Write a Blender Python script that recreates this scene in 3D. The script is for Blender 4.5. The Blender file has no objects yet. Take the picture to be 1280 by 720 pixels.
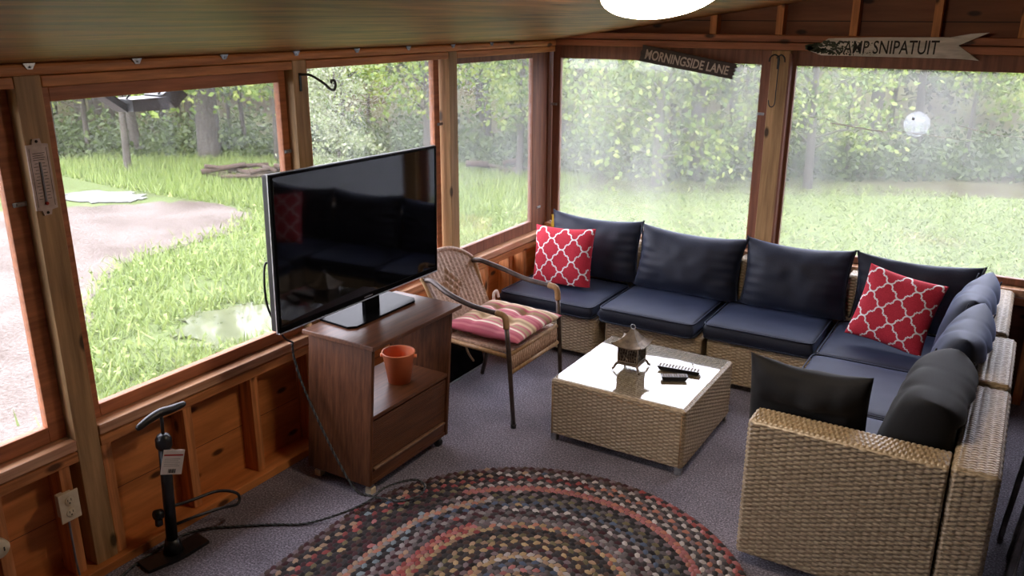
import bpy, bmesh, math, random
import numpy as np
from mathutils import Vector, Matrix, noise

rnd = random.Random(7)
COL = bpy.context.scene.collection
PI = math.pi

# ------------------------------------------------------------------ materials
def S(r, g, b):
    def c(v):
        v /= 255.0
        return v / 12.92 if v <= 0.04045 else ((v + 0.055) / 1.055) ** 2.4
    return (c(r), c(g), c(b), 1.0)

def new_mat(name):
    m = bpy.data.materials.new(name)
    m.use_nodes = True
    nt = m.node_tree
    return m, nt, nt.nodes['Principled BSDF']

def coords(nt, stretch=(1, 1, 1), rot=(0, 0, 0)):
    tc = nt.nodes.new('ShaderNodeTexCoord')
    mp = nt.nodes.new('ShaderNodeMapping')
    mp.inputs['Scale'].default_value = stretch
    mp.inputs['Rotation'].default_value = rot
    nt.links.new(tc.outputs['Object'], mp.inputs['Vector'])
    return mp.outputs['Vector']

def noise_node(nt, vec, scale, detail=4, rough=0.55):
    n = nt.nodes.new('ShaderNodeTexNoise')
    n.inputs['Scale'].default_value = scale
    n.inputs['Detail'].default_value = detail
    n.inputs['Roughness'].default_value = rough
    nt.links.new(vec, n.inputs['Vector'])
    return n

def ramp(nt, fac, stops):
    r = nt.nodes.new('ShaderNodeValToRGB')
    el = r.color_ramp.elements
    while len(el) < len(stops):
        el.new(0.5)
    for e, (p, c) in zip(el, stops):
        e.position = p
        e.color = c
    nt.links.new(fac, r.inputs['Fac'])
    return r.outputs['Color']

def bump(nt, b, height, strength=0.3, dist=0.01):
    bp = nt.nodes.new('ShaderNodeBump')
    bp.inputs['Strength'].default_value = strength
    bp.inputs['Distance'].default_value = dist
    nt.links.new(height, bp.inputs['Height'])
    nt.links.new(bp.outputs['Normal'], b.inputs['Normal'])

def varied(name, c1, c2, scale=20, stretch=(1, 1, 1), rough=0.6, metal=0.0, bmp=0.0, bdist=0.004, detail=4,
           lo=0.35, hi=0.65, spec=0.5, sheen=0.0):
    m, nt, b = new_mat(name)
    v = coords(nt, stretch)
    n = noise_node(nt, v, scale, detail)
    c = ramp(nt, n.outputs['Fac'], [(lo, c1), (hi, c2)])
    nt.links.new(c, b.inputs['Base Color'])
    b.inputs['Roughness'].default_value = rough
    b.inputs['Metallic'].default_value = metal
    b.inputs['Specular IOR Level'].default_value = spec
    if sheen:
        b.inputs['Sheen Weight'].default_value = sheen
        b.inputs['Sheen Roughness'].default_value = 0.4
    if bmp:
        bump(nt, b, n.outputs['Fac'], bmp, bdist)
    return m

def wood(name, dark, light, axis='y', scale=6, rough=0.55, knots=True, knot_col=None, spec=0.4, across=9.0, bmp=0.1):
    """grain runs along axis"""
    st = {'x': (0.6, across, across), 'y': (across, 0.6, across), 'z': (across, across, 0.6)}[axis]
    m, nt, b = new_mat(name)
    v = coords(nt, st)
    n = noise_node(nt, v, scale, 6, 0.6)
    c = ramp(nt, n.outputs['Fac'], [(0.3, dark), (0.5, tuple(0.5 * (a + d) for a, d in zip(dark, light))), (0.68, light)])
    if knots:
        v2 = coords(nt)
        sp_ = nt.nodes.new('ShaderNodeSeparateXYZ'); nt.links.new(v2, sp_.inputs[0])
        ad = nt.nodes.new('ShaderNodeMath'); ad.operation = 'ADD'
        nt.links.new(sp_.outputs[0], ad.inputs[0]); nt.links.new(sp_.outputs[1], ad.inputs[1])
        cb = nt.nodes.new('ShaderNodeCombineXYZ')
        for src, sl, k_ in ((ad.outputs[0], 0, 5.0 if axis == 'z' else 2.2), (sp_.outputs[2], 1, 2.2 if axis == 'z' else 5.0)):
            ml = nt.nodes.new('ShaderNodeMath'); ml.operation = 'MULTIPLY'; ml.inputs[1].default_value = k_
            nt.links.new(src, ml.inputs[0]); nt.links.new(ml.outputs[0], cb.inputs[sl])
        vo = nt.nodes.new('ShaderNodeTexVoronoi'); vo.voronoi_dimensions = '2D'
        vo.inputs['Scale'].default_value = 1.15
        nt.links.new(cb.outputs[0], vo.inputs['Vector'])
        r2 = nt.nodes.new('ShaderNodeValToRGB')
        r2.color_ramp.elements[0].position = 0.05
        r2.color_ramp.elements[0].color = (1, 1, 1, 1)
        r2.color_ramp.elements[1].position = 0.10
        r2.color_ramp.elements[1].color = (0, 0, 0, 1)
        nt.links.new(vo.outputs['Distance'], r2.inputs['Fac'])
        mx = nt.nodes.new('ShaderNodeMix')
        mx.data_type = 'RGBA'
        nt.links.new(r2.outputs['Color'], mx.inputs[0])
        nt.links.new(c, mx.inputs[6])
        mx.inputs[7].default_value = knot_col or tuple(x * 0.3 for x in dark[:3]) + (1,)
        c = mx.outputs[2]
    nt.links.new(c, b.inputs['Base Color'])
    b.inputs['Roughness'].default_value = rough
    b.inputs['Specular IOR Level'].default_value = spec
    if bmp:
        bump(nt, b, n.outputs['Fac'], bmp, 0.004)
    return m

def attr_mat(name, rough=0.85, var=0.25, sheen=0.0):
    m, nt, b = new_mat(name)
    a = nt.nodes.new('ShaderNodeAttribute')
    a.attribute_name = 'tint'
    v = coords(nt)
    n = noise_node(nt, v, 260, 3)
    hs = nt.nodes.new('ShaderNodeHueSaturation')
    mr = nt.nodes.new('ShaderNodeMapRange')
    mr.inputs['To Min'].default_value = 1 - var
    mr.inputs['To Max'].default_value = 1 + var
    nt.links.new(n.outputs['Fac'], mr.inputs['Value'])
    nt.links.new(mr.outputs['Result'], hs.inputs['Value'])
    nt.links.new(a.outputs['Color'], hs.inputs['Color'])
    nt.links.new(hs.outputs['Color'], b.inputs['Base Color'])
    b.inputs['Roughness'].default_value = rough
    b.inputs['Specular IOR Level'].default_value = 0.2
    b.inputs['Sheen Weight'].default_value = sheen
    return m

def leaf_mat(name, stops, trans=0.35, rough=0.6):
    m, nt, b = new_mat(name)
    g = nt.nodes.new('ShaderNodeNewGeometry')
    c = ramp(nt, g.outputs['Random Per Island'], stops)
    nt.links.new(c, b.inputs['Base Color'])
    b.inputs['Roughness'].default_value = rough
    tr = nt.nodes.new('ShaderNodeBsdfTranslucent')
    nt.links.new(c, tr.inputs['Color'])
    mx = nt.nodes.new('ShaderNodeMixShader')
    mx.inputs[0].default_value = trans
    out = nt.nodes['Material Output']
    nt.links.new(b.outputs[0], mx.inputs[1])
    nt.links.new(tr.outputs[0], mx.inputs[2])
    nt.links.new(mx.outputs[0], out.inputs['Surface'])
    return m

def pane_mat(name, haze, refl=1.0, speck=0.0):
    """clear plastic sheet with a film of dirt that catches the light"""
    m, nt, b = new_mat(name)
    nt.nodes.remove(b)
    out = nt.nodes['Material Output']
    tr = nt.nodes.new('ShaderNodeBsdfTransparent')
    tr.inputs['Color'].default_value = (0.97, 0.98, 0.97, 1)
    gl = nt.nodes.new('ShaderNodeBsdfGlossy')
    gl.inputs['Roughness'].default_value = 0.03
    lw = nt.nodes.new('ShaderNodeLayerWeight'); lw.inputs['Blend'].default_value = 0.5
    pw = nt.nodes.new('ShaderNodeMath'); pw.operation = 'POWER'; pw.inputs[1].default_value = 4.5
    nt.links.new(lw.outputs['Facing'], pw.inputs[0])
    fr = nt.nodes.new('ShaderNodeMath'); fr.operation = 'MULTIPLY_ADD'; fr.inputs[1].default_value = 0.9; fr.inputs[2].default_value = 0.035
    nt.links.new(pw.outputs[0], fr.inputs[0])
    m1 = nt.nodes.new('ShaderNodeMixShader')
    ml = nt.nodes.new('ShaderNodeMath'); ml.operation = 'MULTIPLY'; ml.inputs[1].default_value = refl
    nt.links.new(fr.outputs[0], ml.inputs[0])
    nt.links.new(ml.outputs[0], m1.inputs[0])
    nt.links.new(tr.outputs[0], m1.inputs[1])
    nt.links.new(gl.outputs[0], m1.inputs[2])
    df = nt.nodes.new('ShaderNodeBsdfDiffuse'); df.inputs['Color'].default_value = (0.75, 0.75, 0.75, 1)
    tl = nt.nodes.new('ShaderNodeBsdfTranslucent'); tl.inputs['Color'].default_value = (0.85, 0.87, 0.86, 1)
    m2 = nt.nodes.new('ShaderNodeMixShader'); m2.inputs[0].default_value = 0.7
    nt.links.new(df.outputs[0], m2.inputs[1]); nt.links.new(tl.outputs[0], m2.inputs[2])
    v = coords(nt, (1, 1, 0.45))
    n = noise_node(nt, v, 2.6, 5, 0.6)
    mr = nt.nodes.new('ShaderNodeMapRange')
    mr.inputs['From Min'].default_value = 0.3; mr.inputs['From Max'].default_value = 0.7
    mr.inputs['To Min'].default_value = haze * 0.55; mr.inputs['To Max'].default_value = haze * 1.45
    nt.links.new(n.outputs['Fac'], mr.inputs['Value'])
    fac = mr.outputs['Result']
    if speck:
        vo = nt.nodes.new('ShaderNodeTexVoronoi'); vo.inputs['Scale'].default_value = 22
        nt.links.new(coords(nt), vo.inputs['Vector'])
        r = nt.nodes.new('ShaderNodeMapRange')
        r.inputs['From Min'].default_value = 0.05; r.inputs['From Max'].default_value = 0.09
        r.inputs['To Min'].default_value = speck; r.inputs['To Max'].default_value = 0
        nt.links.new(vo.outputs['Distance'], r.inputs['Value'])
        ad = nt.nodes.new('ShaderNodeMath'); ad.operation = 'ADD'
        nt.links.new(fac, ad.inputs[0]); nt.links.new(r.outputs['Result'], ad.inputs[1])
        fac = ad.outputs[0]
    m3 = nt.nodes.new('ShaderNodeMixShader')
    nt.links.new(fac, m3.inputs[0])
    nt.links.new(m1.outputs[0], m3.inputs[1]); nt.links.new(m2.outputs[0], m3.inputs[2])
    nt.links.new(m3.outputs[0], out.inputs['Surface'])
    return m

def emit_mat(name, col, strength):
    m, nt, b = new_mat(name)
    b.inputs['Base Color'].default_value = (0.9, 0.88, 0.84, 1)
    b.inputs['Emission Color'].default_value = col
    b.inputs['Emission Strength'].default_value = strength
    return m

# ------------------------------------------------------------------ mesh builder
class MB:
    def __init__(self):
        self.v = []; self.f = []; self.mi = []; self.tint = []; self.smooth = []
    def raw(self, verts, faces, mi=0, tint=None, smooth=False):
        o = len(self.v)
        self.v.extend(tuple(p) for p in verts)
        self.f.extend(tuple(o + i for i in f) for f in faces)
        self.mi.extend([mi] * len(faces))
        self.smooth.extend([smooth] * len(faces))
        self.tint.extend([tint or (1, 1, 1, 1)] * len(verts))
        return self
    def box(self, x0, y0, z0, x1, y1, z1, bev=0.0, mi=0, M=None, seg=2, tint=None):
        bm = bmesh.new()
        bmesh.ops.create_cube(bm, size=1.0)
        for p in bm.verts:
            p.co = Vector(((x0 + x1) / 2 + p.co.x * (x1 - x0), (y0 + y1) / 2 + p.co.y * (y1 - y0), (z0 + z1) / 2 + p.co.z * (z1 - z0)))
        if bev:
            bmesh.ops.bevel(bm, geom=list(bm.edges), offset=bev, segments=seg, affect='EDGES', profile=0.5)
        if M is not None:
            bmesh.ops.transform(bm, matrix=M, verts=bm.verts)
        bm.verts.index_update()
        self.raw([p.co.copy() for p in bm.verts], [[q.index for q in f.verts] for f in bm.faces], mi, tint, False)
        bm.free()
        return self
    def tube(self, path, r, n=10, mi=0, cap=True, closed=False, tint=None):
        path = [Vector(p) for p in path]
        N = len(path)
        rs = r if isinstance(r, (list, tuple)) else [r] * N
        up = None; vs = []
        for i, p in enumerate(path):
            a = path[(i - 1) % N] if (i > 0 or closed) else p
            b = path[(i + 1) % N] if (i < N - 1 or closed) else p
            t = (b - a)
            t = t.normalized() if t.length > 1e-9 else Vector((0, 0, 1))
            if up is None:
                up = t.orthogonal().normalized()
            else:
                up = up - t * up.dot(t)
                up = up.normalized() if up.length > 1e-6 else t.orthogonal().normalized()
            w = t.cross(up)
            for k in range(n):
                q = 2 * PI * k / n
                vs.append(p + (up * math.cos(q) + w * math.sin(q)) * rs[i])
        fs = []
        for i in range(N if closed else N - 1):
            j = (i + 1) % N
            for k in range(n):
                fs.append((i * n + k, i * n + (k + 1) % n, j * n + (k + 1) % n, j * n + k))
        if cap and not closed:
            fs.append(tuple(range(n))[::-1]); fs.append(tuple((N - 1) * n + k for k in range(n)))
        return self.raw(vs, fs, mi, tint, True)
    def lathe(self, prof, n=32, M=None, mi=0):
        vs = []; fs = []
        for r, z in prof:
            for k in range(n):
                q = 2 * PI * k / n
                vs.append(Vector((r * math.cos(q), r * math.sin(q), z)))
        for i in range(len(prof) - 1):
            for k in range(n):
                fs.append((i * n + k, i * n + (k + 1) % n, (i + 1) * n + (k + 1) % n, (i + 1) * n + k))
        fs.append(tuple(range(n))[::-1]); fs.append(tuple((len(prof) - 1) * n + k for k in range(n)))
        if M is not None:
            vs = [M @ p for p in vs]
        return self.raw(vs, fs, mi, None, True)
    def prism(self, poly, ax, d0, d1, mi=0, M=None):
        """poly: 2D points; extruded along axis ax ('x': (y,z), 'y': (x,z), 'z': (x,y)) from d0 to d1"""
        def mk(p, d):
            return {'x': (d, p[0], p[1]), 'y': (p[0], d, p[1]), 'z': (p[0], p[1], d)}[ax]
        n = len(poly)
        vs = [Vector(mk(p, d0)) for p in poly] + [Vector(mk(p, d1)) for p in poly]
        if M is not None:
            vs = [M @ p for p in vs]
        fs = [tuple(range(n)), tuple(range(2 * n - 1, n - 1, -1))]
        for i in range(n):
            j = (i + 1) % n
            fs.append((i, i + n, j + n, j))
        return self.raw(vs, fs, mi)
    def build(self, name, mats, parent=None):
        me = bpy.data.meshes.new(name)
        me.from_pydata([tuple(p) for p in self.v], [], self.f)
        mats = mats if isinstance(mats, (list, tuple)) else [mats]
        for m in mats:
            me.materials.append(m)
        me.polygons.foreach_set('material_index', self.mi)
        me.polygons.foreach_set('use_smooth', self.smooth)
        if any(t != (1, 1, 1, 1) for t in self.tint):
            at = me.color_attributes.new('tint', 'FLOAT_COLOR', 'POINT')
            at.data.foreach_set('color', np.array(self.tint, dtype=np.float32).ravel())
        bm = bmesh.new(); bm.from_mesh(me)
        bmesh.ops.recalc_face_normals(bm, faces=bm.faces)
        bm.to_mesh(me); bm.free()
        me.update()
        o = bpy.data.objects.new(name, me)
        COL.objects.link(o)
        if parent is not None:
            o.parent = parent
            w = Vector((0, 0, 0)); q = parent
            while q is not None:
                w += q.location; q = q.parent
            o.location = -w
        return o

def tag(o, label=None, cat=None, group=None, kind=None):
    if label: o['label'] = label
    if cat: o['category'] = cat
    if group: o['group'] = group
    if kind: o['kind'] = kind
    return o

def thing(name, loc, label, cat, group=None):
    o = bpy.data.objects.new(name, None)
    COL.objects.link(o)
    o.location = loc
    return tag(o, label, cat, group)

def struct(o, label=None, cat=None):
    return tag(o, label, cat, None, 'structure')

def spline(pts, k=8, closed=False):
    pts = [Vector(p) for p in pts]
    out = []; n = len(pts)
    rng = range(n if closed else n - 1)
    for i in rng:
        if closed:
            a, b, c, d = pts[(i - 1) % n], pts[i], pts[(i + 1) % n], pts[(i + 2) % n]
        else:
            a, b, c, d = pts[max(i - 1, 0)], pts[i], pts[i + 1], pts[min(i + 2, n - 1)]
        for s in range(k):
            t = s / k
            out.append(0.5 * ((2 * b) + (c - a) * t + (2 * a - 5 * b + 4 * c - d) * t * t + (3 * b - a - 3 * c + d) * t ** 3))
    if not closed:
        out.append(pts[-1])
    return out

def puff(mb, M, W, D, T, pw=8.0, pe=0.3, pinch=0.0, n=22, crown=0.0, wr=0.0, wf=9.0, seed=0, hook=None, mi=0, tintf=None, press=None):
    """closed cushion: W x D in plan, T thick, centred; M places it"""
    def w(s):
        return 0.45 * s + 0.55 * math.sin(PI / 2 * s)
    ss = [w(-1 + 2 * i / n) for i in range(n + 1)]
    vs = []; fs = []; tints = []
    idx = {}
    for side in (1, -1):
        for i, u in enumerate(ss):
            for j, v in enumerate(ss):
                rim = i in (0, n) or j in (0, n)
                if side == -1 and rim:
                    idx[(side, i, j)] = idx[(1, i, j)]; continue
                t = 0.5 * T * (max(0, (1 - abs(u) ** pw) * (1 - abs(v) ** pw))) ** pe
                t += crown * (1 - u * u) * (1 - v * v)
                x = 0.5 * W * u * (1 - pinch * (1 - v * v) * abs(u))
                y = 0.5 * D * v * (1 - pinch * (1 - u * u) * abs(v))
                p = Vector((x, y, side * t))
                if wr and not rim:
                    k = noise.noise(Vector((x * wf + seed * 7.3, y * wf - seed * 3.1, side * 2.0 + seed))) * wr
                    k += 0.5 * noise.noise(Vector((x * wf * 2.3 + seed, y * wf * 2.3, side * 5.0 + seed))) * wr
                    p.z += k * min(1, 4 * t / T)
                if hook:
                    p = hook(p, u, v, side)
                idx[(side, i, j)] = len(vs)
                q_ = M @ p
                vs.append(press(q_) if press else q_)
                tints.append(tintf(u, v) if tintf else (1, 1, 1, 1))
    for side in (1, -1):
        for i in range(n):
            for j in range(n):
                q = (idx[(side, i, j)], idx[(side, i + 1, j)], idx[(side, i + 1, j + 1)], idx[(side, i, j + 1)])
                fs.append(q if side == 1 else q[::-1])
    o = len(mb.v)
    mb.raw(vs, fs, mi, None, True)
    if tintf:
        mb.tint[o:] = tints
    return mb

PS, PR = 0.026, 0.0092
def weave_h(u, v, A):
    """staggered strand crowns: one every PS across, every 2*PR up, neighbours offset by PR"""
    best = -0.0022
    i0 = math.floor(u / PS)
    for i in (i0, i0 + 1):
        du = abs(u - i * PS) / (PS * 0.60)
        if du >= 1: continue
        o = PR if i % 2 else 0.0
        dv = abs(v - o - 2 * PR * round((v - o) / (2 * PR))) / (PR * 0.98)
        h = A * math.sqrt(max(0.0, 1 - dv * dv)) * (1 - du ** 3) - 0.0006
        best = max(best, h)
    return best

def woven_face(mb, O, U, V, N, w, h, A=0.0062, r=0.014, mi=0):
    O, U, V, N = Vector(O), Vector(U), Vector(V), Vector(N)
    d0 = r * (1 - math.sqrt(0.5))
    def depth(d):
        return r - math.sqrt(max(0, r * r - (r - d) ** 2)) if d < r else 0.0
    nu = max(2, round((w - 2 * d0) / (PS / 5))); nv = max(2, round((h - 2 * d0) / (PR / 3)))
    vs = []
    for i in range(nu + 1):
        u = d0 + (w - 2 * d0) * i / nu
        for j in range(nv + 1):
            v = d0 + (h - 2 * d0) * j / nv
            du, dv = min(u, w - u), min(v, h - v)
            e = 0.0 if (i in (0, nu) or j in (0, nv)) else 1.0
            z = e * weave_h(i * PS / 5, j * PR / 3, A) - depth(du) - depth(dv)
            vs.append(O + U * u + V * v + N * z)
    m = nv + 1
    fs = [(i * m + j, (i + 1) * m + j, (i + 1) * m + j + 1, i * m + j + 1) for i in range(nu) for j in range(nv)]
    return mb.raw(vs, fs, mi, None, True)

def woven_box(mb, x0, y0, z0, x1, y1, z1, faces, top='x', r=0.014, A=0.0062, mi=0):
    """faces: which sides carry the weave ('+x -x +y -y +z'); a plain core fills the rest"""
    c = 0.010
    mb.box(x0 + c, y0 + c, z0 + 0.001, x1 - c, y1 - c, z1 - c, 0.0, mi)
    W, D, H = x1 - x0, y1 - y0, z1 - z0
    for f in faces.split():
        if f == '-y': woven_face(mb, (x0, y0, z0), (1, 0, 0), (0, 0, 1), (0, -1, 0), W, H, A, r, mi)
        if f == '+y': woven_face(mb, (x0, y1, z0), (1, 0, 0), (0, 0, 1), (0, 1, 0), W, H, A, r, mi)
        if f == '+x': woven_face(mb, (x1, y0, z0), (0, 1, 0), (0, 0, 1), (1, 0, 0), D, H, A, r, mi)
        if f == '-x': woven_face(mb, (x0, y0, z0), (0, 1, 0), (0, 0, 1), (-1, 0, 0), D, H, A, r, mi)
        if f == '+z':
            if top == 'x':
                woven_face(mb, (x0, y0, z1), (1, 0, 0), (0, 1, 0), (0, 0, 1), W, D, A, r, mi)
            else:
                woven_face(mb, (x0, y0, z1), (0, 1, 0), (1, 0, 0), (0, 0, 1), D, W, A, r, mi)
    return mb

def text_mesh(s, off=0.0):
    cu = bpy.data.curves.new('tmp_text', 'FONT')
    cu.body = s
    cu.size = 1.0
    cu.resolution_u = 3
    cu.offset = off
    o = bpy.data.objects.new('tmp_text', cu)
    COL.objects.link(o)
    bpy.context.view_layer.update()
    dg = bpy.context.evaluated_depsgraph_get()
    me = bpy.data.meshes.new_from_object(o.evaluated_get(dg))
    vs = [p.co.copy() for p in me.vertices]
    fs = [tuple(p.vertices) for p in me.polygons]
    bpy.data.objects.remove(o); bpy.data.curves.remove(cu); bpy.data.meshes.remove(me)
    x0 = min(p.x for p in vs); x1 = max(p.x for p in vs); y0 = min(p.y for p in vs); y1 = max(p.y for p in vs)
    return [((p.x - x0) / (x1 - x0), (p.y - y0) / (y1 - y0)) for p in vs], fs

def rotm(axis, deg):
    return Matrix.Rotation(math.radians(deg), 4, axis)
def T(x, y, z):
    return Matrix.Translation((x, y, z))

# ------------------------------------------------------------------ material set
M_pine = wood('knotty_pine', S(156, 96, 53), S(224, 149, 88), 'y', 5)
M_pine_z = wood('knotty_pine_upright', S(156, 96, 53), S(227, 151, 90), 'z', 5)
M_pine_x = wood('knotty_pine_across', S(132, 79, 53), S(185, 117, 79), 'x', 5)
M_sheath = wood('pine_sheathing', S(159, 94, 46), S(232, 149, 81), 'y', 2.2, across=5)
M_sheath_x = wood('gable_boards', S(110, 66, 46), S(152, 96, 66), 'x', 2.2, across=5)
M_post = wood('treated_post', S(135, 104, 67), S(195, 155, 107), 'z', 4)
M_frame = wood('window_frame_wood', S(145, 90, 59), S(194, 123, 81), 'y', 5, knots=False)
M_frame_b = wood('window_frame_wood_dark', S(106, 67, 52), S(145, 95, 71), 'z', 5, knots=False)
M_ply = wood('ceiling_plywood', S(76, 42, 18), S(180, 114, 58), 'y', 3.2, rough=0.5, knots=False, spec=0.3, across=7, bmp=0.6)
M_oak = wood('oak_laminate', S(64, 36, 20), S(104, 64, 40), 'z', 5, rough=0.5, knots=False, across=14, spec=0.22)
M_oak_y = wood('oak_laminate_top', S(70, 40, 23), S(110, 68, 43), 'y', 5, rough=0.38, knots=False, across=14, spec=0.3)
M_wick = varied('wicker', S(140, 122, 96), S(190, 170, 138), 70, (1, 1, 3), 0.36, spec=0.7)
M_wick_g = varied('wicker_shaded_lot', S(118, 106, 92), S(160, 148, 130), 70, (1, 1, 3), 0.55)
M_navy = varied('navy_cloth', S(16, 21, 35), S(24, 30, 47), 180, rough=0.62, sheen=0.33, bmp=0.15, bdist=0.001, spec=0.4)
M_navy.node_tree.nodes['Principled BSDF'].inputs['Sheen Tint'].default_value = (0.42, 0.55, 1.0, 1)
M_black_cloth = varied('black_cloth', S(15, 15, 16), S(21, 21, 22), 180, rough=0.75, sheen=0.06, bmp=0.15, bdist=0.001, spec=0.3)
M_red = varied('red_cloth', S(176, 40, 56), S(198, 54, 70), 200, rough=0.8, bmp=0.1, bdist=0.001, spec=0.25)
M_white_print = varied('white_print', S(228, 222, 222), S(240, 236, 236), 200, rough=0.8)
M_iron = varied('black_iron', S(22, 20, 20), S(34, 31, 30), 40, rough=0.5)
M_black = varied('black_plastic', S(16, 16, 18), S(24, 24, 26), 60, rough=0.4)
M_screen = varied('screen_glass', S(5, 5, 7), S(7, 7, 9), 5, rough=0.05, spec=0.45)
M_gloss = varied('gloss_black', S(8, 8, 9), S(11, 11, 12), 5, rough=0.22, spec=0.03)
M_silver = varied('silver_trim', S(170, 170, 172), S(190, 190, 192), 60, rough=0.3, metal=0.8)
M_zinc = varied('zinc_steel', S(140, 142, 148), S(180, 182, 186), 60, rough=0.4, metal=0.7)
M_orange = varied('orange_enamel', S(248, 146, 98), S(252, 154, 106), 8, rough=0.4)
M_bronze = varied('aged_bronze', S(96, 84, 70), S(140, 124, 104), 30, rough=0.5, metal=0.4)
M_tan = varied('tan_cane', S(150, 116, 78), S(178, 142, 100), 60, (1, 1, 0.4), 0.5)
M_tubebrown = varied('brown_tube', S(62, 50, 46), S(84, 70, 62), 30, rough=0.35, metal=0.25)
M_ledge = wood('varnished_ledge', S(171, 123, 91), S(228, 178, 139), 'y', 5, rough=0.25, knots=False, spec=0.8)
M_handle = varied('worn_edge_strip', S(112, 82, 58), S(136, 104, 76), 30, rough=0.45)
M_rattan = varied('rattan_weave', S(160, 128, 106), S(206, 174, 150), 80, (1, 1, 1), 0.55)
M_ivory = varied('ivory_plastic', S(206, 190, 158), S(218, 204, 174), 20, rough=0.4)
M_slot = varied('dark_slot', S(30, 26, 22), S(40, 34, 30), 20, rough=0.7)
M_enamel = varied('weathered_enamel', S(188, 164, 148), S(214, 194, 182), 26, rough=0.5)
M_paper = varied('white_card', S(216, 206, 196), S(230, 222, 214), 20, rough=0.8)
M_redink = varied('red_ink', S(170, 50, 40), S(180, 58, 46), 20, rough=0.8)
M_greyink = varied('grey_ink', S(150, 142, 134), S(164, 156, 148), 20, rough=0.8)
M_yellow = varied('yellow_cloth', S(206, 168, 50), S(222, 184, 66), 60, rough=0.8)
M_sign = varied('dark_sign_board', S(50, 38, 34), S(70, 54, 46), 14, (1, 1, 6), 0.7)
M_signtext = varied('cream_lettering', S(176, 158, 140), S(196, 178, 160), 60, rough=0.8)
M_arrow = varied('weathered_white_paint', S(196, 186, 172), S(232, 222, 208), 9, (1, 1, 4), 0.75)
M_moss = varied('mossy_green_paint', S(40, 46, 34), S(76, 80, 62), 30, rough=0.8)
M_inkdark = varied('dark_lettering', S(36, 32, 30), S(54, 48, 44), 60, rough=0.8)
M_greymetal = varied('grey_folding_leg', S(104, 104, 110), S(132, 132, 138), 30, rough=0.45, metal=0.3)
M_siding = varied('painted_siding', S(84, 80, 82), S(98, 94, 96), 6, (1, 0.4, 2), 0.6)
M_concrete = varied('dark_skirt', S(84, 78, 70), S(104, 96, 88), 8, rough=0.8)
M_roof = varied('roof_shingle', S(74, 70, 68), S(98, 94, 92), 12, rough=0.9)

# carpet
m, nt, b = new_mat('grey_carpet'); M_carpet = m
v = coords(nt)
n1 = noise_node(nt, v, 130, 4); n2 = noise_node(nt, v, 3, 3)
mxn = nt.nodes.new('ShaderNodeMath'); mxn.operation = 'MULTIPLY_ADD'; mxn.inputs[1].default_value = 0.25
nt.links.new(n2.outputs['Fac'], mxn.inputs[0]); nt.links.new(n1.outputs['Fac'], mxn.inputs[2])
c = ramp(nt, mxn.outputs[0], [(0.42, S(60, 57, 63)), (0.62, S(106, 101, 111)), (0.82, S(164, 158, 170))])
nt.links.new(c, b.inputs['Base Color']); b.inputs['Roughness'].default_value = 0.95; b.inputs['Specular IOR Level'].default_value = 0.1; b.inputs['Sheen Weight'].default_value = 0.25
bump(nt, b, n1.outputs['Fac'], 0.5, 0.004)

# lawn
def ground_mat(name, stops, s1=0.9, s2=26, w=0.6):
    m, nt, b = new_mat(name)
    v = coords(nt)
    a = noise_node(nt, v, s1, 5); c2 = noise_node(nt, v, s2, 4)
    mx = nt.nodes.new('ShaderNodeMath'); mx.operation = 'MULTIPLY_ADD'; mx.inputs[1].default_value = w
    nt.links.new(a.outputs['Fac'], mx.inputs[0])
    m2 = nt.nodes.new('ShaderNodeMath'); m2.operation = 'MULTIPLY'; m2.inputs[1].default_value = 1 - w
    nt.links.new(c2.outputs['Fac'], m2.inputs[0]); nt.links.new(m2.outputs[0], mx.inputs[2])
    nt.links.new(ramp(nt, mx.outputs[0], stops), b.inputs['Base Color'])
    b.inputs['Roughness'].default_value = 0.95; b.inputs['Specular IOR Level'].default_value = 0.1
    bump(nt, b, c2.outputs['Fac'], 0.6, 0.05)
    return m
M_lawn = ground_mat('lawn_grass', [(0.36, S(79, 83, 54)), (0.5, S(95, 108, 65)), (0.66, S(114, 123, 82))])
M_gravel = ground_mat('wet_gravel', [(0.38, S(82, 72, 64)), (0.5, S(108, 99, 92)), (0.64, S(130, 121, 115))], 1.2, 34, 0.45)
M_litter = ground_mat('forest_floor', [(0.36, S(57, 49, 37)), (0.5, S(71, 68, 47)), (0.64, S(87, 90, 57))], 0.8, 14)
m, nt, b = new_mat('puddle_water'); M_water = m
wn = noise_node(nt, coords(nt), 7, 3)
nt.links.new(ramp(nt, wn.outputs['Fac'], [(0.3, S(74, 80, 56)), (0.7, S(100, 104, 78))]), b.inputs['Base Color'])
b.inputs['Roughness'].default_value = 0.06
b.inputs['Specular IOR Level'].default_value = 0.4
bump(nt, b, wn.outputs['Fac'], 0.04, 0.02)

M_leaf_y = leaf_mat('spring_leaves', [(0.0, S(76, 100, 40)), (0.4, S(107, 128, 52)), (0.8, S(136, 150, 70)), (1.0, S(155, 162, 93))], 0.4)
M_leaf_m = leaf_mat('mid_green_leaves', [(0.0, S(58, 66, 42)), (0.5, S(76, 91, 52)), (1.0, S(105, 120, 69))], 0.35)
M_leaf_d = leaf_mat('dull_green_leaves', [(0.0, S(48, 48, 38)), (0.5, S(64, 66, 48)), (1.0, S(84, 88, 62))], 0.3)
M_leaf_w = leaf_mat('pale_shrub_leaves', [(0.0, S(108, 123, 79)), (0.5, S(138, 149, 101)), (1.0, S(168, 170, 147))], 0.45)
M_grass = leaf_mat('grass_blades', [(0.0, S(96, 114, 56)), (0.5, S(126, 146, 74)), (1.0, S(154, 166, 98))], 0.28)
M_bark = wood('bark', S(50, 46, 40), S(92, 86, 76), 'z', 6, rough=0.9, knots=False, bmp=0.5)
M_log = wood('rotting_log', S(54, 42, 34), S(86, 70, 58), 'x', 6, rough=0.9, knots=False, bmp=0.4)

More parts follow.
